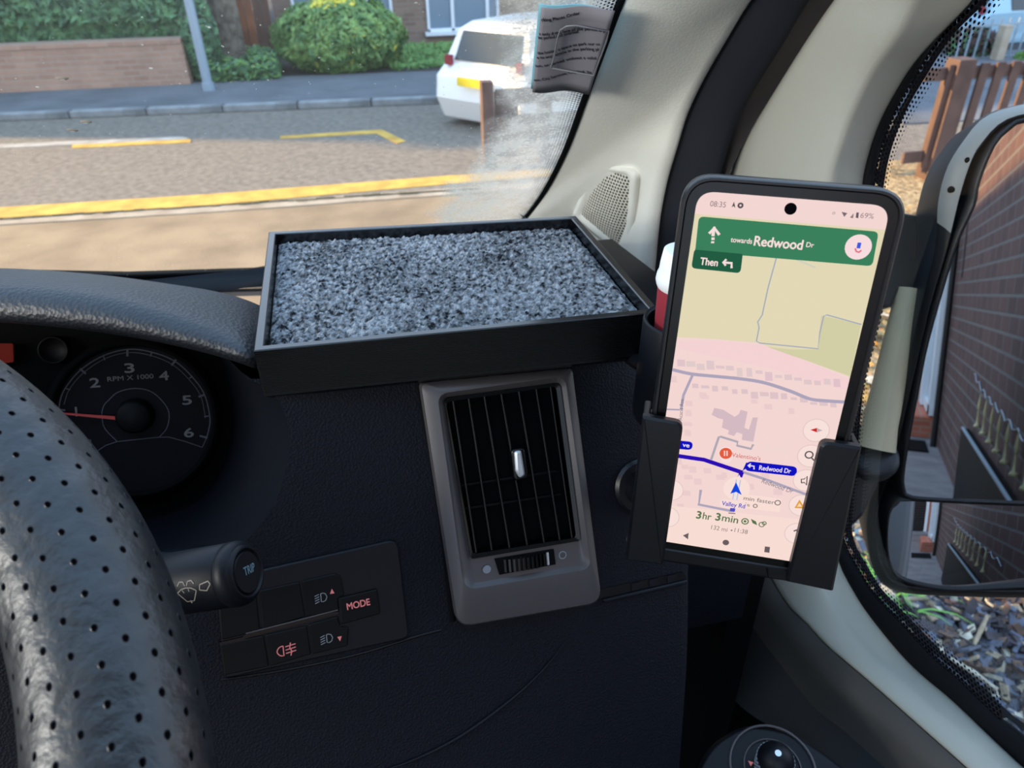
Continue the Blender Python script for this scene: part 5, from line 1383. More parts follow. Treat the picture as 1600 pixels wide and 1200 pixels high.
# ------------------------------------------------------------------ steering wheel
wcn = V((-.2756, .0965, 1.9209)); a_, b_ = .4008, .0856
wn_ = V((sin(b_), -sin(a_) * cos(b_), cos(a_) * cos(b_))).normalized(); e1 = wn_.cross(V((0, 1, 0))).normalized(); e2 = wn_.cross(e1)
RW, TW = .2013, .022
g = empty('steering_wheel', wcn); tag(g, 'large out-of-focus steering wheel with perforated leather rim at the left', 'steering wheel')
NU, NV = 220, 40; b = MB(); rows = []
for i in range(NU + 1):
    th = 2 * pi * i / NU; d = e1 * cos(th) + e2 * sin(th); row = []
    for j in range(NV):
        ph = 2 * pi * j / NV; row.append(wcn + d * (RW + TW * cos(ph)) + wn_ * (TW * sin(ph)))
    rows.append(row)
b.grid(rows, closed=True, uvf=lambda i, j: (i / NU, j / NV)); b.build('rim', M['leather'], g, True)
b = MB(); FH = Frame(wcn, wn_, up=V((0, 1, 0))); b.lathe([(0, -.03), (.06, -.032), (.085, -.04), (.09, -.06), (.06, -.10), (0, -.10)], FH, 40); b.build('hub', M['plastic_smooth'], g, True)
for a in (0, pi, -pi / 2):
    b = MB(); d = FH.x * cos(a) + FH.y * sin(a); s_ = FH.z.cross(d); P = []
    rows = []
    for k in range(7):
        t = k / 6; c = wcn + d * (.07 + (RW - .075) * t) + wn_ * (-.045 + .04 * t); w_ = .030 - .012 * t
        rows.append([c + s_ * w_ + wn_ * .0, c + wn_ * .010, c - s_ * w_, c - wn_ * .010])
    b.grid(rows, closed=True); b.build('spoke', M['bezel'], g, True)
# ------------------------------------------------------------------ carpeted tray
tz = 1.90
TC = [onz(396, 548, tz), onz(1033, 487, tz), onz(900, 337, tz), onz(420, 362, tz)]      # NL NR FR FL
FT = Frame((TC[0] + TC[1] + TC[2] + TC[3]) / 4, (0, 0, 1), right=TC[1] - TC[0])
to = [FT.loc(p)[:2] for p in TC]
g = empty('carpeted_tray', FT.p(0, 0, -.034)); tag(g, 'black 3D printed tray lined with grey carpet on the dashboard', 'tray')
wt = [.0045, .0060, .0045, .0062]
ti = inset(to, .0052)
b = MB(); ob_ = inset(to, .004); 
q = lambda P, z: [FT.p(a, c, z) for a, c in P]
b.grid([q(ob_, -.034), q(to, -.030), q(to, -.0006), q(inset(to, .0006), 0), q(inset(ti, -.0006), 0), q(ti, -.0006), q(ti, -.012)], closed=True)
b.add(q(ob_, -.034), [[3, 2, 1, 0]]); b.add(q(ti, -.0125), [[0, 1, 2, 3]])
b.build('frame', M['tray'], g)
# printed layer lines on the near face
b = MB()
for k in range(26):
    z_ = -.0022 - k * .00105; a = to[0]; c = to[1]; b.add([FT.p(a[0] + .001, a[1] - .00012, z_), FT.p(c[0] - .001, c[1] - .00012, z_), FT.p(c[0] - .001, c[1] - .00012, z_ + .0004), FT.p(a[0] + .001, a[1] - .00012, z_ + .0004)], [[0, 1, 2, 3]])
b.build('layer_lines', mat('layer_line', rgb(9, 9, 12), .4), g)
ti2 = inset(ti, .0008); NXc, NYc = 420, 300; P0, P1, P2, P3 = [V(p) for p in ti2]; rows = []
rnd = random.Random(2)
for j in range(NYc + 1):
    row = []
    for i in range(NXc + 1):
        u, v_ = i / NXc, j / NYc; p = (P0.lerp(P1, u)).lerp(P3.lerp(P2, u), v_)
        n1 = noise.noise(V((p.x * 300, p.y * 300, 1))); n2 = noise.noise(V((p.x * 620, p.y * 620, 7))); n3 = noise.noise(V((p.x * 40, p.y * 40, 3)))
        ed = min(1, min(u, 1 - u) * 40, min(v_, 1 - v_) * 30)
        z_ = -.0088 + (.0022 * n1 + .0016 * n2 + .0008 * n3) * (.5 + .5 * ed) + .0030 * ed
        if 0 < i < NXc and 0 < j < NYc: p = p + V((n2 * .0006, n1 * .0006))
        row.append(FT.p(p.x, p.y, z_))
    rows.append(row)
b = MB(); b.grid(rows); b.build('carpet_lining', M['carpet'], g, True)

# ------------------------------------------------------------------ phone, case and holder
pr = V((.906, -.423, -.03)).normalized(); pu = V((.111, .168, .98)); pu = (pu - pr * pu.dot(pr)).normalized(); pn = pr.cross(pu)
ptl = at(1090.6, 298, .28)
PC = ptl + pr * .0343 - pu * .0772                         # centre of the screen
FP = Frame(PC, pn, right=pr)
WS, HS = .0343, .0772
g = empty('phone', FP.p(0, -HS, -.009)); tag(g, 'black smartphone showing a navigation map, clamped upright in the holder', 'phone')
rect = lambda w_, h_: [(-w_, -h_), (w_, -h_), (w_, h_), (-w_, h_)]
case_o = rpoly(rect(WS + .0058, HS + .0060), .0125, 8); case_i = rpoly(rect(WS + .0036, HS + .0038), .0105, 8)
b = MB(); b.grid([q2 for q2 in ([FP.p(a, c, -.0095) for a, c in inset(case_o, .0015)], [FP.p(a, c, -.0080) for a, c in case_o], [FP.p(a, c, -.0005) for a, c in case_o], [FP.p(a, c, .0009) for a, c in inset(case_o, .0008)],
                  [FP.p(a, c, .0009) for a, c in inset(case_i, -.0005)], [FP.p(a, c, .0002) for a, c in case_i])], closed=True)
n = len(case_o); b.add([FP.p(a, c, -.0095) for a, c in inset(case_o, .0015)], [list(reversed(range(n)))])
b.build('case', M['phone_case'], g, True, auto=50)
b = MB(); b.prism(rpoly(rect(WS + .0037, HS + .0039), .0105, 8), FP, -.0070, .0002, .0002); b.build('body', M['phone_glass'], g)
# knurled right flank of the case
b = MB()
for k in range(34):
    y_ = -.035 + k * .0022; b.box((WS + .0059, y_, -.004), (.0005, .0006, .003), FP)
b.build('grip_ridges', M['phone_case'], g)

sc = MB(); Z0 = .0004; LAY = [0]
def col(c): sc.use(emi(*c, 1.0))
def zz(): LAY[0] += 1; return Z0 + LAY[0] * 2.0e-6
scr = rpoly(rect(WS, HS), .0068, 10)
def clipx(pts):
    return [(min(max(a, -WS + .00002), WS - .00002), min(max(c, -HS), HS)) for a, c in pts]
def poly(px_, c, rnd_=0.0, raw=False):
    col(c); P = px_ if raw else pxs(FP, px_, Z0)
    if rnd_: P = rpoly(P, rnd_, 5)
    sc.flat(clipx(P), FP, zz())
def ln(px_, c, w_, smooth_=False):
    col(c); P = pxs(FP, px_, Z0)
    if smooth_: P = [(p.x, p.y) for p in crom([V((a, e_, 0)) for a, e_ in P], len(P) * 5)]
    # joined at bends with little discs
    z_ = zz(); P = clipx(P); sc.ribbon(P, FP, w_, z_)
    if not smooth_:
        for p in P[1:-1]: sc.disc(FP, p[0], p[1], w_ / 2, z_, 10)
def dot(x, y, r, c):
    col(c); a, e_ = FP.px(x, y, Z0); sc.disc(FP, a, e_, r, zz())
def rng_(x, y, r0, r1, c):
    col(c); a, e_ = FP.px(x, y, Z0); sc.ring(FP, a, e_, r0, r1, zz())
def txt(s, x, y, h, c, ang=0.0, width=None, bold=0.0, align='c'):
    col(c); a, e_ = FP.px(x, y, Z0); put_text(sc, s, FP, a, e_, h, ang, zz(), align, bold, width); LAY[0] += 2
PINK = (243, 214, 210); CREAM = (226, 216, 182); ROAD = (172, 164, 186); BLD = (222, 196, 200)
poly(scr, PINK, raw=True)
y1 = FP.px(1240, 347, Z0)[1]; y0 = FP.px(1150, 531, Z0)[1]
poly([(-WS, y1), (WS, y1), (WS, FP.px(1327, 590, Z0)[1]), FP.px(1325, 588, Z0), FP.px(1185, 536, Z0), FP.px(1120, 530, Z0), FP.px(1060, 527, Z0), (-WS, FP.px(1059, 527, Z0)[1])], CREAM, raw=True)
poly([(1190, 541), (1235, 546), (1278, 546), (1283, 493), (1345, 507), (1330, 588), (1260, 563)], (210, 206, 166))
poly([(1062, 532), (1120, 532), (1188, 538), (1260, 564), (1326, 592), (1322, 610), (1200, 575), (1060, 545)], (244, 210, 212))
for P, w_ in (([(1213, 403), (1200, 450), (1191, 492), (1184, 503), (1186, 512), (1182, 533), (1187, 536), (1278, 545), (1281, 520), (1287, 494), (1292, 492), (1346, 507)], .00045),): ln(P, (158, 168, 186), w_)
ln([(1243, 405), (1274, 418)], (206, 208, 190), .0006)
# status bar
txt('08:35', 1122, 319, .0020, (140, 120, 126), width=.0058); 
poly([(1143, 324), (1147, 315), (1149, 325), (1146, 322)], (90, 80, 88)); dot(1157, 321, .0011, (90, 80, 88))
dot(1157, 321, .0004, PINK); txt('⌖' if False else 'o', 1303, 332, .0014, (150, 130, 136)); poly([(1315, 331), (1324, 333), (1319, 339)], (120, 105, 112)); poly([(1328, 340), (1334, 333), (1333, 341)], (140, 124, 130)); poly([(1338, 332), (1342, 332), (1341, 341), (1337, 340)], (100, 88, 96))
txt('69%', 1355, 337, .0019, (150, 130, 136), width=.0046)
# banner
poly([(1092, 338), (1373, 362), (1363, 416), (1086, 393)], (58, 128, 92), .0020)
poly([(1085, 388), (1161, 394), (1157, 427), (1080, 419)], (34, 92, 66), .0018)
poly([(1087, 386), (1165, 392), (1164, 397), (1086, 390)], (58, 128, 92))
W1 = (246, 222, 220)
ln([(1115, 364), (1115, 357)], W1, .0010); ln([(1108, 365), (1116, 356), (1124, 367)], W1, .0011); ln([(1115, 357), (1114, 369)], W1, .0012); ln([(1114, 371), (1114, 375)], W1, .0012); ln([(1113.6, 377), (1113.4, 380)], W1, .0012)
txt('towards', 1142, 374, .0019, W1, width=.0079, bold=.00005, align='l'); txt('Redwood', 1179, 376, .0036, W1, width=.0176, bold=.00012, align='l'); txt('Dr', 1260, 382, .0018, W1, width=.0027, bold=.00005, align='l')
dot(1341, 386, .0047, (246, 220, 222)); ln([(1343, 379), (1341, 388)], (60, 90, 225), .0013); ln([(1336, 388), (1338, 393), (1342, 394), (1346, 391)], (228, 110, 130), .0006)
txt('Then', 1108, 409, .0028, W1, width=.0066, bold=.00010); ln([(1131, 410), (1143, 411), (1143, 419)], W1, .0009); ln([(1135, 405), (1130, 410), (1134, 415)], W1, .0008)
# small buildings along the streets
rnd = random.Random(12)
def bldg(x, y, w_, h_, an=0.08, c=BLD):
    P = [(-w_, -h_), (w_, -h_ + w_ * an), (w_ + 1, h_ + w_ * an), (-w_ + .5, h_)]; poly([(x + a, y + e_) for a, e_ in P], c)
for i in range(17):
    x = 1064 + i * 15.2; y = 567 + (x - 1064) * .135 + rnd.uniform(-3, 3); bldg(x, y, rnd.uniform(4, 7), rnd.uniform(2, 7), c=(224, 198 + rnd.randint(-4, 6), 202))
for i in range(15):
    x = 1086 + i * 15.4; y = 602 + (x - 1086) * .135 + rnd.uniform(-2, 3); bldg(x, y, rnd.uniform(4, 7), rnd.uniform(2, 5.5), c=(222, 196, 200))
for x, y in ((1076, 630), (1075, 645), (1074, 662), (1074, 676), (1052, 592), (1098, 617), (1101, 620), (1178, 627), (1200, 635), (1236, 642), (1070, 729), (1082, 733), (1105, 735), (1058, 720), (1075, 745), (1090, 752), (1072, 770), (1063, 790), (1125, 745), (1131, 742), (1195, 742), (1215, 768), (1172, 760)):
    bldg(x, y, rnd.uniform(4, 7), rnd.uniform(2.5, 5), c=(234, 204, 204))
poly([(1112, 648), (1116, 637), (1130, 640), (1138, 645), (1148, 651), (1155, 646), (1157, 640), (1168, 643), (1163, 668), (1170, 671), (1176, 652), (1184, 652), (1177, 690), (1159, 687), (1160, 678), (1151, 675), (1147, 681), (1137, 678), (1139, 672), (1128, 668), (1130, 655), (1122, 653)], (212, 186, 194))
# streets
ln([(1049, 577), (1080, 584), (1120, 588), (1160, 592), (1195, 598), (1235, 611), (1265, 623), (1290, 626), (1320, 628)], ROAD, .0014, True)
ln([(1082, 586), (1068, 617), (1064, 640)], ROAD, .0011); ln([(1040, 639), (1062, 640)], ROAD, .0007)
ln([(1111, 718), (1123, 683), (1126, 682), (1152, 690), (1152, 696), (1173, 701), (1177, 694)], (176, 168, 180), .0010)
ln([(1160, 737), (1200, 750), (1240, 765), (1270, 776)], ROAD, .0012); ln([(1095, 765), (1092, 788), (1147, 799)], ROAD, .0012)
txt('Acacia Ave', 1064, 640, .0016, (120, 112, 124), pxang(FP, (1062, 664), (1066, 615)), width=.0098)
txt('Redwood Dr', 1215, 759, .0021, (128, 122, 132), pxang(FP, (1190, 750), (1240, 768)), width=.0135)
# route
NAVY = (44, 14, 178)
ln([(1040, 709), (1066, 713), (1100, 718), (1130, 728), (1160, 738)], NAVY, .0019); ln([(1159, 737), (1156, 745)], NAVY, .0019)
poly([(1160, 735), (1166, 722), (1175, 727)], (16, 18, 190)); poly([(1167, 720), (1246, 729), (1244, 744), (1163, 735)], (16, 18, 190), .0022)
an = pxang(FP, (1167, 728), (1246, 737)); txt('Redwood Dr', 1211, 733, .0021, (236, 222, 240), an, width=.0128, bold=.00006)
ln([(1170, 727), (1178, 728), (1178, 733)], (236, 222, 240), .0006); ln([(1173, 724), (1169, 727), (1172, 730)], (236, 222, 240), .0006)
poly([(1050, 687), (1083, 690), (1081, 703), (1048, 700)], (16, 18, 190), .0020); txt('ve', 1072, 695, .0019, (236, 222, 240), an * .5, width=.0028, bold=.00006)
# pin and shop
dot(1135, 716, .0022, W1); dot(1134, 708, .0031, W1); dot(1134, 708, .0026, (228, 92, 62)); ln([(1132, 704), (1132, 712)], W1, .0005); ln([(1136, 704), (1136, 712)], W1, .0005)
txt("Valentino's", 1166, 713, .0020, (206, 96, 92), pxang(FP, (1146, 711), (1187, 717)), width=.0118)
# position arrow
dot(1151, 763, .0055, (248, 224, 216)); ln([(1154, 748), (1148, 780)], (196, 196, 216), .0022); ln([(1154, 748), (1148, 780)], (238, 228, 230), .0012)
poly([(1150, 753), (1159, 773), (1150, 768), (1141, 771)], (20, 70, 220)); poly([(1155, 741), (1150, 749), (1159, 750)], (248, 224, 216))
poly([(1160, 771), (1221, 779), (1218, 800), (1150, 792)], (248, 222, 212), .0008)
txt('min faster', 1186, 781, .0019, (110, 100, 104), pxang(FP, (1160, 778), (1213, 786)), width=.0128); rng_(1215, 785, .0009, .0013, (110, 100, 104)); txt("'s", 1168, 788, .0016, (130, 118, 120), width=.0020); rng_(1180, 790, .0006, .0010, (130, 118, 120))
poly([(1126, 779), (1167, 784), (1165, 796), (1124, 791)], (246, 222, 218), .0018); txt('Valley Rd', 1146, 788, .0021, (82, 72, 190), width=.0098, bold=.00004)
# bottom sheet
by = FP.px(1140, 800, Z0)[1]
poly([(-WS, FP.px(1043, 790, Z0)[1]), (WS, FP.px(1262, 815, Z0)[1] + .001), (WS, -HS), (-WS, -HS)], (247, 220, 211), raw=True)
ln([(1138, 801), (1149, 802)], (140, 110, 120), .0005); poly([(1141, 793), (1149, 794), (1148, 799), (1140, 798)], (80, 76, 190))
GR = (84, 116, 74)
an2 = pxang(FP, (1090, 803), (1155, 814)) * .9
txt('3', 1092, 804, .0036, GR, an2, bold=.00016); txt('hr', 1105, 806, .0034, GR, an2, width=.0036, bold=.00006); txt('3', 1122, 807, .0036, GR, an2, bold=.00016); txt('min', 1141, 810, .0034, GR, an2, width=.0068, bold=.00006)
rng_(1164, 814, .0011, .0016, GR); dot(1164, 814, .0006, GR); poly([(1173, 810), (1181, 814), (1183, 820), (1176, 817)], GR); rng_(1190, 819, .0009, .0013, GR); rng_(1194, 817, .0006, .0010, GR)
txt('132 mi', 1124, 825, .0021, (136, 122, 120), an2, width=.0070); dot(1143, 828, .0004, (136, 122, 120)); txt('11:38', 1158, 829, .0021, (136, 122, 120), an2, width=.0056)
NV_ = (104, 92, 94); poly([(1067, 836), (1076, 832), (1075, 842)], NV_); dot(1134, 847, .0014, NV_); poly([(1195, 853), (1203, 854), (1202, 863), (1194, 862)], NV_)
# round buttons
for x, y in ((1275, 672), (1266, 712), (1259, 750), (1252, 789), (1245, 833), (1049, 765), (1043, 807)):
    a, e_ = FP.px(x, y, Z0)
    r_ = min(.0052, WS - abs(a) + .0052)
    pts = [(a + .0052 * cos(k * .2618), e_ + .0052 * sin(k * .2618)) for k in range(24)]; pts2 = [(a + .0049 * cos(k * .2618), e_ + .0049 * sin(k * .2618)) for k in range(24)]
    poly(pts, (222, 196, 194), raw=True); poly(pts2, (248, 224, 218), raw=True)
poly([(1266, 671), (1276, 668), (1276, 675)], (206, 40, 40)); poly([(1276, 668), (1285, 672), (1276, 675)], (190, 176, 176))
rng_(1264, 710, .0012, .0018, (96, 88, 92)); ln([(1267, 714), (1272, 719)], (96, 88, 92), .0006)
ln([(1252, 754), (1252, 748), (1256, 748), (1261, 744), (1260, 757), (1256, 753), (1252, 754)], (96, 88, 92), .0005)
poly([(1249, 780), (1258, 794), (1241, 793)], (226, 160, 60)); poly([(1249, 785), (1253, 791), (1245, 791)], (246, 214, 190)); ln([(1240, 829), (1246, 827)], (96, 88, 92), .0007)
dot(1235, 326, .0022, (10, 10, 14))
# everything printed on the display is one mesh
s_ob = sc.build('screen', None, g)

# holder: two side clamps, back plate, foot and arm
g = empty('phone_holder', FP.p(0, -.09, -.02)); tag(g, 'dark plastic phone holder with two side clamps fixed to the dash', 'phone holder')
co = WS + .0058
def clamp(side, pxpoly, top, bot, lipx):
    """L-section clamp: side wall beside the phone, lip in front of it"""
    z1 = .0065; z0 = .0022
    lp_ = rpoly(pxs(FP, pxpoly, z1), [.0035 if (i == lipx) else .0006 for i in range(4)], 5)
    b = MB(); b.prism(lp_, FP, z0, z1, .0010)
    xs_ = [a for a, c in lp_]; xo = min(xs_) if side < 0 else max(xs_)
    b2 = MB(); xa, xb = (xo, -co - .0006) if side < 0 else (co + .0006, xo)
    if xb - xa < .0025:
        if side < 0: xa = xb - .0035
        else: xb = xa + .0035
    q_ = pxs(FP, pxpoly, z1); k0, k1 = (0, 3) if side < 0 else (1, 2)
    in_ = .0004 if side < 0 else -.0004; xi = side * (co + .0006)
    f_ = lambda x_: (min(x_ + in_, xi - .0028) if side < 0 else max(x_ + in_, xi + .0028))
    b2.prism([(f_(q_[k0][0]), q_[k0][1] - .0003), (xi, q_[k0][1] - .0003), (xi, q_[k1][1] + .0003), (f_(q_[k1][0]), q_[k1][1] + .0003)], FP, -.0135, z0 + .0002, 0)
    return b, b2
topL = FP.px(1010, 630, 0)[1]; 
bL, wL = clamp(-1, [(1004, 651), (1068, 662), (1036, 884), (978, 876)], FP.px(1040, 655, .006)[1], FP.px(1005, 880, .006)[1], 1)
a = bL.build('clamp_lip', M['holder'], g, bevel=.0006); c = wL.build('clamp_wall', M['holder'], g, bevel=.0008)
bR, wR = clamp(1, [(1284, 690), (1347, 700), (1302, 925), (1229, 910)], FP.px(1310, 695, .006)[1], FP.px(1265, 915, .006)[1], 0)
bR.build('clamp_lip', M['holder'], g, bevel=.0006); wR.build('clamp_wall', M['holder'], g, bevel=.0008)
b = MB(); yb, yt = FP.px(1150, 890, -.012)[1], FP.px(1150, 660, -.012)[1]; b.prism(rect(co + .001, .01)[0:0] or [(-co - .002, yb + .004), (co + .002, yb + .004), (co + .002, yt), (-co - .002, yt)], FP, -.0145, -.0105, .0008); b.build('back_plate', M['holder'], g)
b = MB(); b.prism([(-co - .004, yb - .001), (co + .002, yb - .001), (co + .002, yb + .008), (-co - .004, yb + .008)], FP, -.0145, -.0098, .001); b.build('foot_ledge', M['holder'], g, bevel=.0008)
b = MB(); b.prism(pxs(FP, [(1198, 886), (1240, 890), (1236, 912), (1200, 905)], 0), FP, -.012, -.001, .0006); b.build('foot_tab', M['holder'], g)
b = MB(); st = FP.p(-.02, 0, -.0145); en = ond(985, 760) + VN * .002; en2 = ond(960, 760)
b.tube([st, st.lerp(ond(1000, 760) + VN * .03, .6), ond(1000, 760) + VN * .03, ond(1000, 760)], [.010, .009, .010, .013], 16); b.build('mount_arm', M['holder'], g, True)
b = MB(); F2 = Frame(ond(1000, 760), VN); b.lathe([(0, .004), (.017, .004), (.019, .002), (.019, 0)], F2, 28); b.build('mount_foot', M['holder'], g, True, auto=40)

# ------------------------------------------------------------------ coffee cup in a cup holder
cpos = at(1072, 440, .40); cf = Frame(V((cpos.x, cpos.y, cpos.z)), (0.03, 0, 1), right=(1, 0, 0))
k = .40 / FPX
g = empty('coffee_cup', cf.p(0, 0, -.075)); tag(g, 'red paper coffee cup with white lid half hidden behind the phone', 'cup')
b = MB(); b.lathe([(0, .017), (.0125, .018), (.0140, .0175), (.0150, .010), (.0152, .006), (.0160, .004), (.0164, .0005), (.0157, -.002), (.0152, -.003)], cf, 40); b.build('lid', M['cup_white'], g, True)
b = MB(); b.lathe([(.0148, -.0025), (.0142, -.02), (.0115, -.075), (0, -.075)], cf, 40); b.build('cup_body', M['cup_red'], g, True)
g = empty('cup_holder', cf.p(0, 0, -.09)); tag(g, 'black round cup holder gripping the red cup behind the phone', 'cup holder')
cl_ = Frame(cf.p(.001, 0, 0), cf.z, right=(1, 0, 0))
b = MB(); b.lathe([(.0190, -.024), (.0205, -.0225), (.0215, -.024), (.0215, -.085), (.019, -.09), (0, -.09)], cl_, 40); b.lathe([(.0190, -.024), (.0185, -.085), (0, -.086)], cl_, 40)
b.build('holder_ring', M['plastic_smooth'], g, True)
b = MB(); b.tube([cl_.p(-.012, .014, -.06), cl_.p(-.015, .04, -.065)], .005, 10); b.build('holder_clip', M['plastic_smooth'], g, True)

# ------------------------------------------------------------------ door mirror
din = ray(1370, 458); mn = (V((0, -1, 0)) - din).normalized(); MPt = onx(1430, 700, .5)
FM = Frame(MPt, mn, up=V((0, 0, 1)))
g = empty('door_mirror', FM.p(.05, -.1, -.05)); tag(g, 'large black door mirror with two glasses outside the side window', 'door mirror')
O1 = [(1900, 160), (1700, 150), (1600, 163), (1540, 182), (1507, 218), (1480, 262), (1466, 315), (1462, 380), (1446, 450), (1430, 515), (1411, 600), (1389, 690), (1372, 750), (1356, 800), (1356, 850), (1370, 900), (1395, 922), (1450, 930), (1600, 934), (1800, 930), (1900, 900)]
O2 = [(1900, 172), (1700, 165), (1600, 178), (1562, 193), (1538, 218), (1520, 245), (1501, 300), (1480, 385), (1452, 480), (1424, 600), (1402, 690), (1386, 745), (1370, 800), (1368, 850), (1380, 893), (1402, 913), (1450, 922), (1600, 926), (1800, 922), (1900, 890)]
def sm(pts, z=0.0, n=120):
    return [FM.loc(p)[:2] for p in crom([FM.p(*FM.px(x, y, z), 0) for x, y in pts], n)]
o1 = sm(O1, -.006); o2 = sm(O2, .004)
cx_ = sum(p[0] for p in o1) / len(o1); cy_ = sum(p[1] for p in o1) / len(o1)
sh = lambda P, k, z: [FM.p(cx_ + (a - cx_) * k, cy_ + (c - cy_) * k, z) for a, c in P]
b = MB(); b.grid([sh(o1, .55, -.105), sh(o1, .80, -.09), sh(o1, .95, -.055), sh(o1, 1.0, -.012), sh(o1, 1, -.006)], closed=True); b.add(sh(o1, .55, -.105), [list(reversed(range(120)))]); b.build('housing', M['mirror_shell'], g, True)
b = MB(); b.use(M['mirror_bezel']).use(M['mirror_lip_lit']); b.grid([sh(o1, 1, -.006), [p1.lerp(p2, .5) + FM.z * .003 for p1, p2 in zip(sh(o1, 1, -.006), sh(o2, 1, .004))], sh(o2, 1, .004)], closed=True)
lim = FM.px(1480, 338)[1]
for i, f in enumerate(b.f): b.mi[i] = 1 if o1[i % 120][1] > lim else 0  # upper lip faces get the painted sky-lit tone, lower ones stay black
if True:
    b.build('housing_lip', M['mirror_lip_lit'], g, True)
GM = [(1900, 190), (1700, 182), (1600, 192), (1577, 203), (1553, 229), (1530, 285), (1523, 320), (1497, 377), (1471, 460), (1449, 540), (1436, 605), (1420, 690), (1412, 745), (1416, 764), (1435, 774), (1600, 782), (1900, 790)]
GL = [(1900, 793), (1700, 790), (1600, 788), (1420, 782), (1402, 787), (1391, 800), (1387, 840), (1391, 875), (1405, 898), (1436, 909), (1487, 916), (1567, 913), (1700, 905), (1900, 880)]
gm = sm(GM, .001, 110); gl_ = sm(GL, .001, 110)
# bezel face: ring between o2 and the glasses, built as a backing plate plus two raised rims
b = MB(); b.add([p for p in sh(o2, 1, -.030)], [list(range(120))]); b.grid([sh(o2, 1, .004), sh(inset(o2 if sum(o2[i][0] * o2[(i + 1) % 120][1] - o2[(i + 1) % 120][0] * o2[i][1] for i in range(120)) > 0 else o2, .0) , .995, .0042), sh(o2, .985, .0015), sh(o2, .985, -.030)], closed=True)
b.build('bezel', M['mirror_bezel'], g, True)
def rim(P, w_, nm):
    A = sum(P[i][0] * P[(i + 1) % len(P)][1] - P[(i + 1) % len(P)][0] * P[i][1] for i in range(len(P)))
    if A < 0: P = P[::-1]
    bb = MB(); bb.grid([[FM.p(a, c, -.03) for a, c in inset(P, -w_)], [FM.p(a, c, .0050) for a, c in inset(P, -w_ * .7)], [FM.p(a, c, .0050) for a, c in inset(P, -w_ * .25)], [FM.p(a, c, .0018) for a, c in P], [FM.p(a, c, -.03) for a, c in P]], closed=True); bb.build(nm, M['mirror_bezel'], g, True)
    return P
gm = rim(gm, .006, 'main_rim'); gl_ = rim(gl_, .005, 'lower_rim')
def glassface(P, nm, Rc, lab, apex=(0, 0)):
    cx = sum(p[0] for p in P) / len(P); cy = sum(p[1] for p in P) / len(P); rows = []; K_ = 24
    zf = lambda a, c: .0028 - (((a - apex[0]) ** 2 + (c - apex[1]) ** 2) / (2 * Rc) if Rc else 0)
    for k in range(K_ + 1):
        t = k / K_; t = t if k else 0.0005
        rows.append([FM.p(cx + (a - cx) * t, cy + (c - cy) * t, zf(cx + (a - cx) * t, cy + (c - cy) * t)) for a, c in P])
    bb = MB(); bb.grid(rows[::-1], closed=True); o = bb.build(nm, M['mirror'], g, True); o['label'] = lab; return o
glassface(gm, 'main_glass', 0, 'large flat upper mirror glass')
glassface(gl_, 'wide_angle_glass', 1.333, 'small convex lower mirror glass', FM.px(1430.6, 997.7, .002))
# screws / moulding marks on the housing lip
b = MB()
for x, y in ((1510, 250), (1485, 296)):
    F2 = Frame(FM.p(*FM.px(x, y, .0), .001), FM.z); b.lathe([(0, .003), (.0025, .002), (.003, 0)], F2, 12)
b.build('lip_screw', M['matte_black'], g, True)
# upper and lower arms between door and housing
def block(px_, t0, depth, m, nm, bev=.004):
    F2 = Frame(at(sum(p[0] for p in px_) / len(px_), sum(p[1] for p in px_) / len(px_), t0), -VIEW + V((0, 0, .1)))
    bb = MB(); bb.prism(pxs(F2, px_), F2, -depth, 0, 0); return bb.build(nm, m, g, bevel=bev)
block([(1290, 322), (1400, 328), (1484, 346), (1470, 400), (1450, 470), (1425, 462), (1404, 458), (1395, 480), (1290, 480)], .70, .055, M['mirror_bezel'], 'upper_arm')
block([(1290, 645), (1340, 655), (1385, 700), (1372, 760), (1350, 806), (1338, 818), (1318, 832), (1290, 850)], .71, .050, M['mirror_bezel'], 'lower_arm')
pA = at(1424, 452, .700); pB = at(1366, 700, .712)
b = MB(); b.tube([pA, pA.lerp(pB, .3), pA.lerp(pB, .6), pA.lerp(pB, .85), pB], [.0130, .0140, .0148, .0160, .019], 48); b.build('arm_column', M['mirror_grey'], g, True)
b = MB(); F2 = Frame(pB + V((-.004, -.006, -.004)), (-.3, -.3, 1)); b.lathe([(0, .004), (.018, .004), (.0225, .000), (.0235, -.006), (.021, -.014)], F2, 32); b.build('column_socket', M['mirror_shell'], g, True)

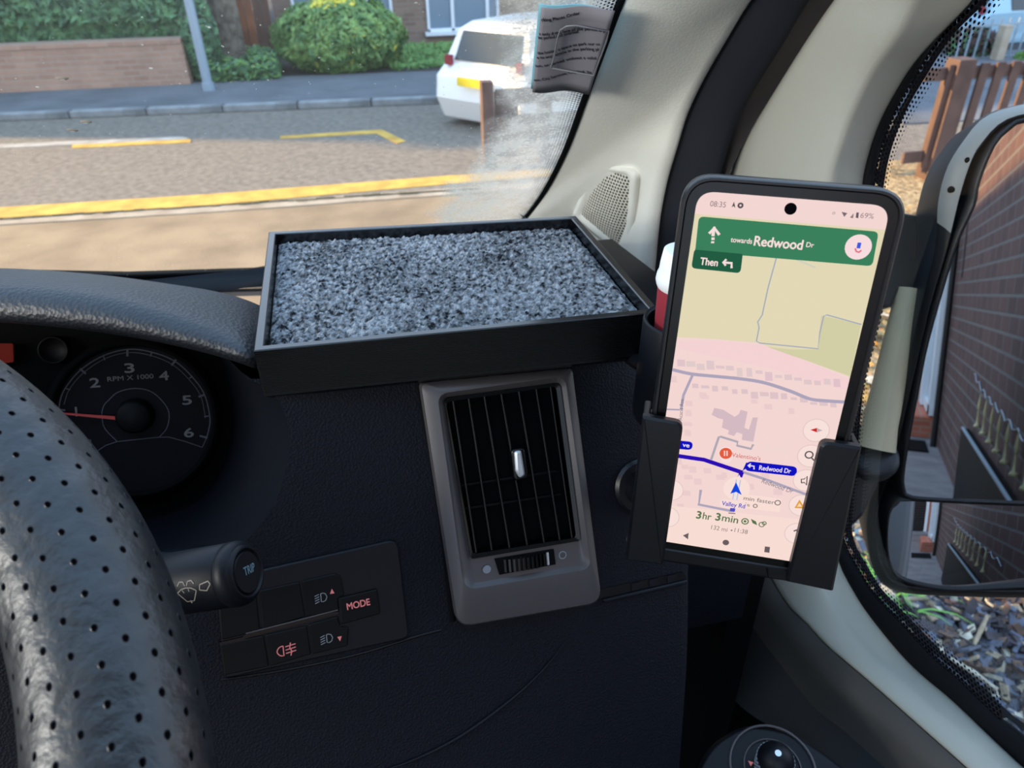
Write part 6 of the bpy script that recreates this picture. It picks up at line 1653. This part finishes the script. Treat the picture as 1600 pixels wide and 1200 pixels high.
# ------------------------------------------------------------------ mirror adjuster knob on the door
KP = at(1207, 1180, .52); g = empty('adjuster_pod', KP); tag(g, 'dark oval control pod on the door at the bottom edge', 'control pod')
kn = V((-.12, -.16, .98)).normalized(); FK2 = Frame(KP - kn * .014, kn, up=V((0, 1, 0)))
pod = rpoly(pxs(FK2, [(1080, 1215), (1110, 1160), (1165, 1128), (1240, 1142), (1300, 1182), (1350, 1225), (1330, 1400), (1080, 1400)]), .012, 6)
b = MB(); b.prism(pod, FK2, -.03, 0, .003); b.build('pod_base', M['plastic_smooth'], g, bevel=.001)
a, c = FK2.px(1207, 1200); b = MB(); b.lathe([(.030, 0), (.030, .0016), (.0285, .0016), (.0285, 0)], Frame(FK2.p(a, c, 0), kn), 40); b.lathe([(.020, 0), (.020, .0014), (.019, .0014), (.019, 0)], Frame(FK2.p(a, c, 0), kn), 40); b.build('dial_rings', M['bezel'], g, True)
b = MB(); a2, c2 = FK2.px(1171, 1193, .001); b.add([FK2.p(a2, c2 - .002, .001), FK2.p(a2 + .003, c2, .001), FK2.p(a2, c2 + .002, .001)], [[0, 1, 2]]); b.build('red_pointer', M['icon_pink'], g)
g2 = empty('mirror_adjuster_knob', FK2.p(a, c, 0)); tag(g2, 'small domed mirror adjuster knob with knurled sides at the bottom', 'knob')
Fk = Frame(FK2.p(a, c, 0), kn)
b = MB(); b.lathe([(.0125, 0), (.0125, .016), (.0118, .019), (.0098, .023), (.006, .0262), (.0028, .0272), (0, .0274)], Fk, 40); b.build('knob_body', M['plastic_smooth'], g2, True)
b = MB()
for k in range(30):
    th = 2 * pi * k / 30
    for j in range(6):
        th2 = th + (.1 if j % 2 else 0); d = Fk.x * cos(th2) + Fk.y * sin(th2); c_ = Fk.o + d * .0126 + Fk.z * (.003 + j * .0024)
        F3 = Frame(c_, d, up=Fk.z); b.box((0, 0, 0), (.0007, .0007, .0004), F3)
b.build('knurling', mat('knurl', rgb(120, 130, 142), .4), g2)
b = MB(); b.disc(Fk, 0, 0, .0022, .0276, 16); b.build('top_mark', M['chrome'], g2)
# made-up fitting around the added pillar fill light
g = empty('fill_light_fitting', (-1.32, -0.20, 2.30)); tag(g, 'flat white fitting added for the fill light above the passenger door', 'lamp')
FL_ = Frame((-1.26, -0.20, 2.30) , V((0.27, 0.60, 1.98)) - V((-1.26, -0.20, 2.30)), up=V((0, 0, 1)))
b = MB(); b.box((0, 0, -.020), (.33, .17, .006), FL_); b.build('fill_base', M['cup_white'], g)
b = MB(); b.box2((-1.34, -.24, 2.30), (-1.31, -.20, 2.475)); b.build('fill_bracket', M['steel'], g)
